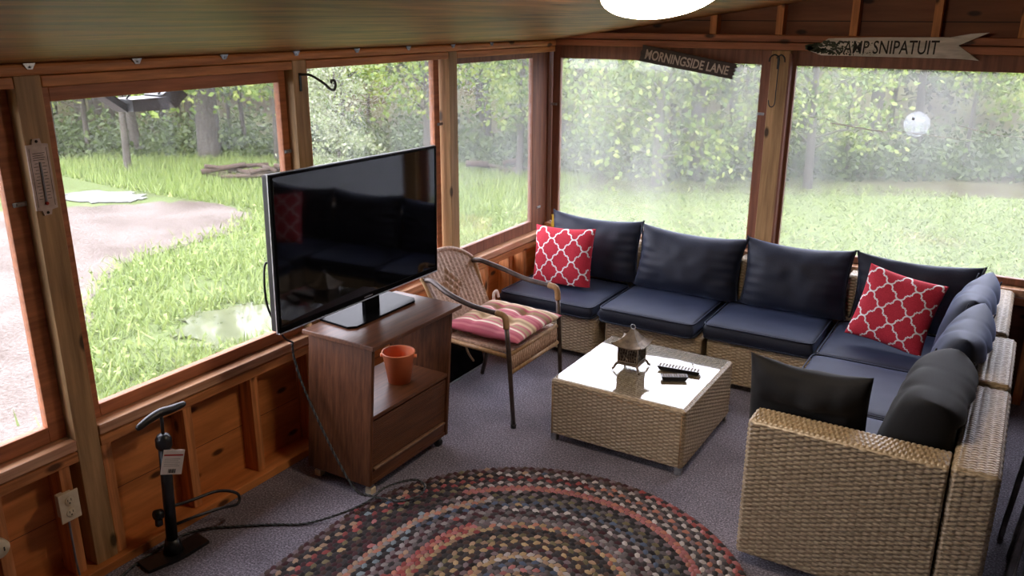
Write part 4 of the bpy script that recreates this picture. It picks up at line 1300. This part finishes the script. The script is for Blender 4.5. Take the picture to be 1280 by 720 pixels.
MB().lathe([(.066, 0), (.066, .0012), (.055, .0022), (.002, .0024)], 36, T(-0.537, FY + .0115, 1.452) @ rotm('X', 90)).build('disc', M_patch, pt)
MB().lathe([(.008, .0024), (.006, .006), (.001, .007)], 12, T(-0.558, FY + .0115, 1.478) @ rotm('X', 90)).build('rivet', M_greymetal, pt)

# dark angular tray hanging under the eave outside
ev = thing('eave_tray', (-3.35, 2.36, 1.62), 'dark angular tray hanging under the eave outside the near window', 'tray')
MB().prism([(2.262, 1.605), (2.44, 1.600), (2.44, 1.655), (2.262, 1.655)], 'x', -3.40, -3.26).build('trough', M_black, ev)
MB().prism([(2.160, 1.675), (2.19, 1.69), (2.275, 1.625), (2.262, 1.600)], 'x', -3.38, -3.30).build('side_arm', M_black, ev)
MB().prism([(2.42, 1.66), (2.49, 1.600), (2.560, 1.655), (2.50, 1.70)], 'x', -3.40, -3.28).build('head_box', M_black, ev)
mb = MB()
for y in (2.28, 2.43): mb.tube([(-3.33, y, 1.65), (-3.14, y, 1.80), (-3.06, y, 1.84)], .004, 6)
mb.build('hanger', M_iron, ev)

# ------------------------------------------------------------------ braided rug
RC, RY, RL, RR = -1.335, 2.238, 0.95, 0.852
def stadium(r, s):
    """point and tangent at arc length s on the oval of end radius r"""
    per = 2 * PI * r + 2 * RL
    s %= per
    if s < PI * r:
        a = s / r
        return (RC + r * math.cos(a), RY + r * math.sin(a)), (-math.sin(a), math.cos(a))
    s -= PI * r
    if s < RL:
        return (RC - r, RY - s), (0, -1)
    s -= RL
    if s < PI * r:
        a = PI + s / r
        return (RC + r * math.cos(a), RY - RL + r * math.sin(a)), (-math.sin(a), math.cos(a))
    s -= PI * r
    return (RC + r, RY - RL + s), (0, 1)
C_ = dict(pk=S(196, 108, 108), rd=S(176, 66, 62), dr=S(86, 40, 48), gr=S(112, 104, 106), dg=S(66, 60, 62), bk=S(44, 38, 40), wh=S(206, 194, 190), ol=S(132, 120, 76), tn=S(190, 150, 112), ye=S(206, 168, 104),
          bl=S(84, 104, 136), lb=S(136, 160, 172), br=S(92, 66, 56), sa=S(204, 122, 92), mv=S(132, 110, 116), lg=S(160, 150, 150))
ROWS = ['br dr mv|pk rd dg', 'bk dg tn|gr dg wh', 'dr dg rd|sa mv dg', 'bk dg ol|gr dg wh', 'dr br bk|pk sa pk', 'dr dg bk|bk dg mv', 'tn lg sa|ol dg gr', 'bk dg lb|bk bl gr', 'lg mv dr|mv dg wh', 'gr dg mv|gr dg dr',
        'rd sa pk|gr mv lg', 'ye tn rd|sa ye gr', 'dg br bk|dg bk br', 'tn wh dg|tn ol dg', 'ol br bk|ye br dg', 'dr bk mv|dg dr mv', 'ye tn br|tn ye wh', 'dg ol wh|bl gr dg', 'mv pk bk|pk mv lg', 'ye tn wh|tn dg ye', 'rd sa bk|sa gr dr']
rg = MB(); rr = random.Random(11)
rp = 0.0405
lump = [(0, 0, 1.0), (1, 0, .05), (.45, .9, .12), (-.45, .9, .12), (-1, 0, .05), (-.45, -.9, .12), (.45, -.9, .12)]
lf = [(0, 1, 2), (0, 2, 3), (0, 3, 4), (0, 4, 5), (0, 5, 6), (0, 6, 1)]
for k in range(21):
    r_ = RR - rp * (k + .5)
    per = 2 * PI * r_ + 2 * RL
    A_, B_ = ROWS[k % len(ROWS)].split('|')
    pal = [A_.split(), B_.split()]
    n = int(per / .0290)
    sw = (rr.uniform(.02, .14) * per, rr.uniform(.42, .6) * per)
    off = rr.random()
    for j in range(n):
        s = per * (j + off) / n
        pset = pal[1] if (s < sw[0] * 2.2 or s > sw[1]) else pal[0]
        for c in (0, 1):
            ss = s + (0.0145 if c else 0)
            (x, y), (tx, ty) = stadium(r_, ss)
            nx, ny = ty, -tx
            o_ = (.0100 if c else -.0100)
            cx, cy = x + nx * o_, y + ny * o_
            ang = (.55 if c else -.55)
            dx, dy = tx * math.cos(ang) - ty * math.sin(ang), tx * math.sin(ang) + ty * math.cos(ang)
            col = C_[pset[(2 * j + c) % 3]]
            if rr.random() < .03: col = C_[rr.choice(list(C_))]
            f = rr.uniform(.55, .85)
            g_ = .30 * col[0] + .45 * col[1] + .25 * col[2]; col = tuple((.72 * q + .28 * g_) * f for q in col[:3]) + (1,)
            a_, b_ = .0245 * rr.uniform(.9, 1.1), .0140
            vs = [(cx + dx * a_ * p[0] - dy * b_ * p[1], cy + dy * a_ * p[0] + dx * b_ * p[1], .008 + .0150 * p[2] + (rr.uniform(0, .002) if p[2] == 1 else 0)) for p in lump]
            rg.raw(vs, lf, 0, col, True)
rug = tag(rg.build('braided_rug', attr_mat('braided_rags', .9, .25, .15)), 'large oval braided rag rug in red, grey and cream rings', 'rug')
mb = MB(); poly = []
for k in range(120):
    per = 2 * PI * (RR - .006) + 2 * RL
    poly.append(stadium(RR - .006, per * k / 120)[0])
mb.prism(poly, 'z', 0.0008, .0125)
mb.build('backing', M_slot, rug)

# ------------------------------------------------------------------ outdoors
GZ = -0.6
mb = MB(); mb.raw([(-60, -30, GZ), (40, -30, GZ), (40, 60, GZ), (-60, 60, GZ)], [(0, 1, 2, 3)])
struct(mb.build('lawn', M_lawn), 'wet green lawn around the porch', 'lawn')
struct(MB().box(-2.86, NY - .06, GZ, RX, 5.08, -.081).build('wall_foundation', M_concrete), 'dark skirting under the porch floor', 'wall')

def blob_poly(pts, k=6, z=GZ, jig=0.10, seed=1):
    sp = spline([(x, y, z) for x, y in pts], k, True)
    rr = random.Random(seed)
    return [(p.x + rr.uniform(-jig, jig), p.y + rr.uniform(-jig, jig), z) for p in sp]
dr = MB(); P = blob_poly([(-11.3, 6.75), (-10.8, 7.35), (-10.1, 7.95), (-9.0, 7.78), (-8.35, 7.0), (-8.3, 6.3), (-8.15, 5.3), (-7.6, 4.6), (-6.7, 3.9), (-5.4, 3.1), (-4.4, 2.2), (-4.0, .8), (-4.2, -4.0), (-11, -5), (-15, 0), (-12.6, 5.0)], 6, GZ + .012, .08)
dr.raw(P, [tuple(range(len(P)))])
struct(dr.build('driveway', M_gravel), 'pale wet gravel driveway turning in front of the woods', 'driveway')
m, nt, b = new_mat('sky_painted_water'); M_water2 = m
b.inputs['Base Color'].default_value = S(136, 136, 133); b.inputs['Roughness'].default_value = .12  # pale base colour stands in for sky reflected in the far water
wn = noise_node(nt, coords(nt), 5, 3); bump(nt, b, wn.outputs['Fac'], .15, .03)
def puddle(pts, label, seed, z=GZ + .022, mat=None):
    mb = MB(); P = blob_poly(pts, 7, z, .09, seed)
    n_ = len(P); V2 = P + [(x, y, z - .008) for x, y, _ in P]
    mb.raw(V2, [tuple(range(n_))] + [(i, n_ + i, n_ + (i + 1) % n_, (i + 1) % n_) for i in range(n_)])
    tag(mb.build('puddle', mat or M_water), label, 'puddle')
puddle([(-12.25, 7.10), (-12.15, 7.55), (-11.4, 7.8), (-11.0, 7.45), (-11.4, 7.0)], 'bright puddle at the far edge of the gravel drive', 2, GZ + .022, M_water2)
puddle([(-6.15, 4.45), (-6.1, 5.0), (-5.7, 5.25), (-5.2, 4.9), (-5.3, 4.2), (-5.8, 4.2)], 'murky puddle in the grass just below the window sill behind the television', 3)
puddle([(-16.6, 10.0), (-15.9, 11.2), (-14.9, 10.5), (-15.2, 9.5)], 'flooded pool shining between the tree trunks', 4, GZ + .022, M_water2)
puddle([(-19.5, 8.4), (-18.2, 10.4), (-17.0, 9.6), (-18.0, 7.6)], 'pool of water deeper in the woods', 6, GZ + .022, M_water2)

def leaves(pos, size, seed, up=0.3, fold=True):
    """rhombic leaves at pos (n,3)"""
    g = np.random.default_rng(seed)
    n = len(pos)
    d = g.normal(size=(n, 3)); d /= np.linalg.norm(d, axis=1)[:, None]
    q = g.normal(size=(n, 3)); q[:, 2] += up
    s = np.cross(d, q); s /= np.linalg.norm(s, axis=1)[:, None] + 1e-9
    L = size * g.uniform(.6, 1.3, size=(n, 1))
    v = np.stack([pos - d * L * .5, pos + s * L * .32, pos + d * L * .5, pos - s * L * .32], 1).reshape(-1, 3)
    f = np.arange(4 * n).reshape(n, 4)
    return v, f
def np_obj(name, v, f, mat, parent=None):
    me = bpy.data.meshes.new(name)
    k = f.shape[1]
    me.vertices.add(len(v)); me.vertices.foreach_set('co', v.astype(np.float32).ravel())
    me.loops.add(f.size); me.loops.foreach_set('vertex_index', f.astype(np.int32).ravel())
    me.polygons.add(len(f)); me.polygons.foreach_set('loop_start', np.arange(0, f.size, k, dtype=np.int32))
    me.update(calc_edges=True)
    me.materials.append(mat)
    o = bpy.data.objects.new(name, me); COL.objects.link(o)
    if parent is not None:
        o.parent = parent; o.location = -parent.location
    return o

def tree(name, x, y, h, label, group, lm, seed, trunk_r=.08, clumps=16, n=1100, low=0.1, spread=1.2, leaf=.15, cat='tree', lean=0.1):
    g = np.random.default_rng(seed); r2 = random.Random(seed)
    root = thing(name, (x, y, GZ), label, cat, group)
    mb = MB()
    lx, ly = r2.uniform(-lean, lean), r2.uniform(-lean, lean)
    P = spline([(x, y, GZ - .1), (x + lx * .4, y + ly * .4, GZ + h * .3), (x + lx * .9, y + ly * .6, GZ + h * .65), (x + lx, y + ly, GZ + h)], 5)
    mb.tube(P, [trunk_r * (1.15 - .85 * k / (len(P) - 1)) for k in range(len(P))], 8)
    cs = []
    for k in range(clumps):
        a = r2.uniform(0, 2 * PI); hh = low * h + (1.0 - low) * h * (k + r2.random()) / clumps
        rad = spread * r2.uniform(.25, 1) * (1 - .45 * hh / h)
        c = Vector((x + lx * hh / h + rad * math.cos(a), y + ly * hh / h + rad * math.sin(a), GZ + hh))
        cs.append(c)
        st = Vector((x + lx * hh / h * .8, y + ly * hh / h * .8, GZ + hh * .82))
        mb.tube([st, (st + c) / 2 + Vector((0, 0, .06)), c], [trunk_r * .3, trunk_r * .2, trunk_r * .06], 5, cap=False)
    mb.build('trunk', M_bark, root)
    pos = []
    leaf *= 0.62; n = int(n * 2.0)
    per = max(4, n // max(1, clumps))
    for c in cs:
        R3 = spread * r2.uniform(.28, .5)
        p = g.normal(size=(per, 3)) * np.array([R3 * .62, R3 * .62, R3 * .32]) + np.array(c)
        pos.append(p)
    pos = np.concatenate(pos)
    pos = pos[pos[:, 2] > GZ + .03]
    v, f = leaves(pos, leaf, seed + 5)
    np_obj('foliage', v, f, lm, root)
    return root

GT = 'trees at the edge of the woods'
# near, individually recognisable trees
tree('leafy_tree', -5.0, 12.6, 3.3, 'drooping pale green tree leaning over the lawn outside the hazy back window', GT, M_leaf_y, 101, .09, 28, 3000, .14, 1.8, .16)
tree('leafy_tree', -2.9, 13.7, 3.0, 'small bright tree on the lawn edge just beyond the square back post', GT, M_leaf_y, 102, .07, 20, 1700, .22, 1.3, .15)
tree('leafy_tree', -7.2, 12.0, 3.3, 'bright yellow green sapling seen through the narrow corner window', GT, M_leaf_y, 103, .06, 20, 1500, .30, 1.05, .15)
tree('leafy_tree', -8.2, 10.8, 4.2, 'fresh green tree beside the television top corner, at the wood edge', GT, M_leaf_y, 104, .08, 18, 1300, .32, 1.2, .15)
tree('big_trunk_tree', -13.0, 10.5, 5.0, 'thick dark trunked tree in the middle of the near window view', GT, M_leaf_y, 105, .21, 22, 1500, .28, 2.0, .19)
tree('leafy_tree', -13.2, 8.9, 4.2, 'yellow green sapling at the drive side of the thick trunked tree', GT, M_leaf_y, 106, .06, 18, 1300, .28, 1.3, .18)
tree('leafy_tree', -10.9, 10.7, 4.2, 'bushy green tree by the brush heap, near the second window post', GT, M_leaf_y, 107, .07, 20, 1500, .26, 1.3, .17)
tree('pale_shrub', -8.15, 8.75, 2.2, 'pale flowering shrub rising behind the television', None, M_leaf_w, 108, .03, 26, 2600, .02, .62, .09, 'shrub')
# belts of the wood behind
belt = [(-24, 5.5), (-19, 7.5), (-15.8, 9.6), (-13.2, 11.3), (-11.6, 12.0), (-9.6, 12.7), (-7.6, 13.0), (-5.6, 13.6), (-3.6, 14.7), (-1.6, 16.2), (1.0, 17.2), (4.5, 17.4), (8, 17.0)]
kinds = [('slender spring green tree standing in the woods beyond the lawn', M_leaf_y), ('mid green tree standing in the woods beyond the lawn', M_leaf_m), ('dull green tree standing deep in the woods beyond the lawn', M_leaf_d)]
r3 = random.Random(5)
k = 0
segs = [(Vector(a), Vector(b_)) for a, b_ in zip(belt[:-1], belt[1:])]
tot = sum((b_ - a).length for a, b_ in segs)
def on_belt(pos, off):
    s = pos
    for a, b_ in segs:
        L = (b_ - a).length
        if s <= L: break
        s -= L
    t = (b_ - a) / L
    return a + t * min(s, L) + Vector((-t.y, t.x)) * off
for row, (offd, gap, kd, n_, h_, low, sp_, lf_) in enumerate(((0.4, 2.6, 0, 900, 2.9, .32, 1.1, .15), (2.3, 2.2, 1, 800, 3.2, .36, 1.3, .19), (5.0, 2.2, 2, 700, 3.6, .26, 1.5, .24), (9.0, 2.2, 2, 800, 4.2, .02, 1.9, .34))):
    pos = r3.uniform(0, 1)
    while pos < tot:
        p = on_belt(pos, offd + r3.uniform(-.7, .8))
        tree('woodland_tree', p.x, p.y, h_ * r3.uniform(.85, 1.15), kinds[kd][0], GT, kinds[kd][1], 200 + k, r3.uniform(.04, .09), 15, n_, low + .08 * r3.random(), sp_, lf_)
        k += 1
        pos += gap * r3.uniform(.75, 1.25)
# bare dark trunks
BT = [(-15.4, 8.9, .10), (-14.3, 9.9, .09), (-11.6, 10.9, .11), (-4.6, 13.4, .12)]
while len(BT) < 34:
    q = on_belt(r3.uniform(0, tot * .96), r3.uniform(.2, 4.5)); BT.append((q.x, q.y, r3.uniform(.05, .14)))
for k, (x, y, rr_) in enumerate(BT):
    root = thing('bare_trunk', (x, y, GZ), 'bare dark trunk standing among the trees of the wood', 'tree', 'bare trunks in the wood')
    a = random.Random(k)
    P = spline([(x, y, GZ - .1), (x + a.uniform(-.1, .1), y, GZ + 1.5), (x + a.uniform(-.3, .3), y + .1, GZ + 3.2), (x + a.uniform(-.4, .4), y, GZ + 5)], 5)
    MB().tube(P, [rr_ * (1.15 - .5 * i / (len(P) - 1)) for i in range(len(P))], 9).build('trunk', M_bark, root)
    mb = MB()
    for i in range(5):
        c0 = P[5 + 2 * i]; an = a.uniform(0, 2 * PI)
        mb.tube([c0, c0 + Vector((math.cos(an) * .5, math.sin(an) * .5, .35)), c0 + Vector((math.cos(an) * 1.0, math.sin(an) * 1.0, .5))], [rr_ * .3, rr_ * .2, rr_ * .08], 5)
    mb.build('branches', M_bark, root)

# undergrowth along the wood edge
g = np.random.default_rng(77)
segs = np.array(belt); pts = []
for a, b_ in zip(segs[:-1], segs[1:]):
    L = np.linalg.norm(b_ - a); n_ = int(L * 1500)
    t = g.random((n_, 1)); d = (b_ - a) / L; nr = np.array([-d[1], d[0]])
    off = np.abs(g.normal(size=(n_, 1))) * 2.2 - .9
    xy = a + (b_ - a) * t + nr * off
    hz = np.abs(g.normal(size=(n_, 1))) * .27 * (0.6 + .8 * np.sin(xy[:, :1] * 2.3 + xy[:, 1:2] * 1.7) ** 2)
    pts.append(np.concatenate([xy, GZ + .02 + hz], 1))
pts = np.concatenate(pts)
v, f = leaves(pts, .11, 78, 1.0)
tag(np_obj('undergrowth', v, f, M_leaf_m), 'low green undergrowth along the foot of the wood', 'undergrowth', None, 'stuff')

# ground and rise behind the wood
mb = MB(); vs = []; fs = []
ring = [(-60, -6), (-32, 6), (-22, 12.5), (-15, 16.5), (-9, 18.5), (-3, 21.5), (4, 24), (16, 23), (34, 16)]
ring = [(p.x, p.y) for p in spline([(x, y, 0) for x, y in ring], 6)]
for j, (off, z) in enumerate(((-7.5, GZ + .006), (-3, GZ + .05), (0, GZ + .3), (2.5, 1.0), (6, 2.4), (12, 3.6))):
    for i, (x, y) in enumerate(ring):
        a = ring[max(0, i - 1)]; b_ = ring[min(len(ring) - 1, i + 1)]
        dx, dy = b_[0] - a[0], b_[1] - a[1]; L = math.hypot(dx, dy)
        w_ = noise.noise(Vector((x * .5, y * .5, j))) * .35 if j > 1 else 0
        vs.append((x - dy / L * off, y + dx / L * off, z + w_))
n_ = len(ring)
for j in range(5):
    for i in range(n_ - 1):
        fs.append((j * n_ + i, j * n_ + i + 1, (j + 1) * n_ + i + 1, (j + 1) * n_ + i))
mb.raw(vs, fs, 0, None, True)
struct(mb.build('terrain', M_litter), 'wooded ground rising behind the trees', 'ground')

# fallen logs and brush
def log_pile(x, y, rotz, n, label, seed):
    root = thing('brush_pile', (x, y, GZ), label, 'brush pile')
    a = random.Random(seed)
    for k in range(n):
        L = a.uniform(.3, .75); r_ = a.uniform(.025, .055)
        d = Vector((math.cos(rotz + a.uniform(-.9, .9)), math.sin(rotz + a.uniform(-.9, .9)), a.uniform(-.2, .25)))
        c = Vector((x + a.uniform(-.4, .4), y + a.uniform(-.35, .35), GZ + .08 + .07 * (k % 3)))
        MB().tube([c - d * L / 2, c, c + d * L / 2], [r_, r_ * .95, r_ * .8], 8).build('log', M_log, root)
log_pile(-10.75, 9.55, .5, 22, 'heap of brown logs and brush at the wood edge, left of the television', 1)
log_pile(-7.7, 12.1, .2, 7, 'pile of fallen grey logs seen through the narrow corner window', 2)

# grass
def grass(poly_fn, n, h0, h1, seed):
    g = np.random.default_rng(seed)
    xy = poly_fn(g, n)
    n = len(xy)
    an = g.uniform(0, 2 * PI, n); hh = g.uniform(h0, h1, n); w_ = g.uniform(.006, .014, n)
    dx, dy = np.cos(an), np.sin(an)
    lean = g.normal(size=(n, 2)) * .06
    z0 = np.full(n, GZ)
    v = np.stack([np.stack([xy[:, 0] - dx * w_, xy[:, 1] - dy * w_, z0], 1), np.stack([xy[:, 0] + dx * w_, xy[:, 1] + dy * w_, z0], 1),
                  np.stack([xy[:, 0] + lean[:, 0], xy[:, 1] + lean[:, 1], z0 + hh], 1)], 1).reshape(-1, 3)
    return v, np.arange(3 * n).reshape(n, 3)
def in_puddle(xy):
    return ((xy[:, 0] + 5.68) / .48) ** 2 + ((xy[:, 1] - 4.7) / .5) ** 2 < 1
def near_strip(g, n):
    xy = np.stack([g.uniform(-9.5, -3.25, n), g.uniform(1.6, 9.5, n)], 1)
    # right of the drive edge
    t = np.interp(xy[:, 1], [1.6, 2.2, 3.1, 3.9, 4.6, 5.3, 6.3, 7.0, 7.8, 9.5], [-4.2, -4.4, -5.4, -6.7, -7.6, -8.15, -8.3, -8.35, -9.0, -9.5])
    keep = (xy[:, 0] > t + g.normal(size=n) * .18) & ~in_puddle(xy)
    cl = np.sin(xy[:, 0] * 3.1 + 1) * np.sin(xy[:, 1] * 2.7) + g.normal(size=n) * .5
    return xy[keep & (cl > -.55)]
v, f = grass(near_strip, 60000, .04, .15, 5)
tag(np_obj('long_grass', v, f, M_grass), 'bright long grass growing beside the drive', 'grass', None, 'stuff')
def weeds(g, n):
    xy = near_strip(g, n)
    return xy
g = np.random.default_rng(9)
xy = near_strip(g, 9000)
p = np.concatenate([xy, GZ + .03 + np.abs(g.normal(size=(len(xy), 1))) * .05], 1)
v, f = leaves(p, .05, 10, 1.5)
tag(np_obj('weeds', v, f, M_grass), 'leafy weeds among the long grass', 'weeds', None, 'stuff')
def back_lawn(g, n):
    return np.stack([g.uniform(-6.5, 4.5, n), g.uniform(6.0, 14.5, n)], 1)
v, f = grass(back_lawn, 60000, .02, .06, 6)
tag(np_obj('short_grass', v, f, M_grass), 'short mown grass of the back lawn', 'grass', None, 'stuff')
def wood_edge(g, n):
    xy = np.stack([g.uniform(-15, -6, n), g.uniform(6.8, 12.5, n)], 1)
    return xy[(xy[:, 1] > np.interp(xy[:, 0], [-15, -12, -9, -6], [8.2, 7.9, 8.0, 6.8]))]
v, f = grass(wood_edge, 40000, .05, .22, 8)
tag(np_obj('rough_grass', v, f, M_grass), 'rough grass between the drive and the wood', 'grass', None, 'stuff')

# ------------------------------------------------------------------ world, camera, settings
w = bpy.data.worlds.new('overcast_sky')
bpy.context.scene.world = w
w.use_nodes = True
bg = w.node_tree.nodes['Background']
bg.inputs['Color'].default_value = (0.96, 0.94, 1.10, 1)
bg.inputs['Strength'].default_value = 9.5

cam = bpy.data.cameras.new('camera')
cam.sensor_width = 36.0
cam.lens = 36.0 * 1056.0 / 1280.0
cam.clip_start = 0.05
cam.clip_end = 200
co_ = bpy.data.objects.new('camera', cam)
COL.objects.link(co_)
yaw, pitch, roll = math.radians(31.41), math.radians(17.9), math.radians(0.185)
fwd = Vector((-math.sin(yaw) * math.cos(pitch), math.cos(yaw) * math.cos(pitch), -math.sin(pitch)))
rgt = Vector((math.cos(yaw), math.sin(yaw), 0)); upv = rgt.cross(fwd)
r2_ = rgt * math.cos(roll) + upv * math.sin(roll); u2_ = -rgt * math.sin(roll) + upv * math.cos(roll)
Mc = Matrix((r2_, u2_, -fwd)).transposed().to_4x4()
Mc.translation = Vector((0, 0, 2.0))
co_.matrix_world = Mc
sc = bpy.context.scene
sc.camera = co_
sc.view_settings.view_transform = 'Standard'
sc.view_settings.look = 'None'
sc.view_settings.exposure = 0.0
sc.view_settings.gamma = 1.0
sc.view_settings.use_curve_mapping = False
try:
    sc.cycles.use_denoising = True
    sc.cycles.max_bounces = 10
    sc.cycles.diffuse_bounces = 5
    sc.cycles.glossy_bounces = 4
    sc.cycles.transparent_max_bounces = 24
    sc.cycles.sample_clamp_indirect = 6.0
    sc.cycles.caustics_reflective = False
    sc.cycles.caustics_refractive = False
except Exception:
    pass
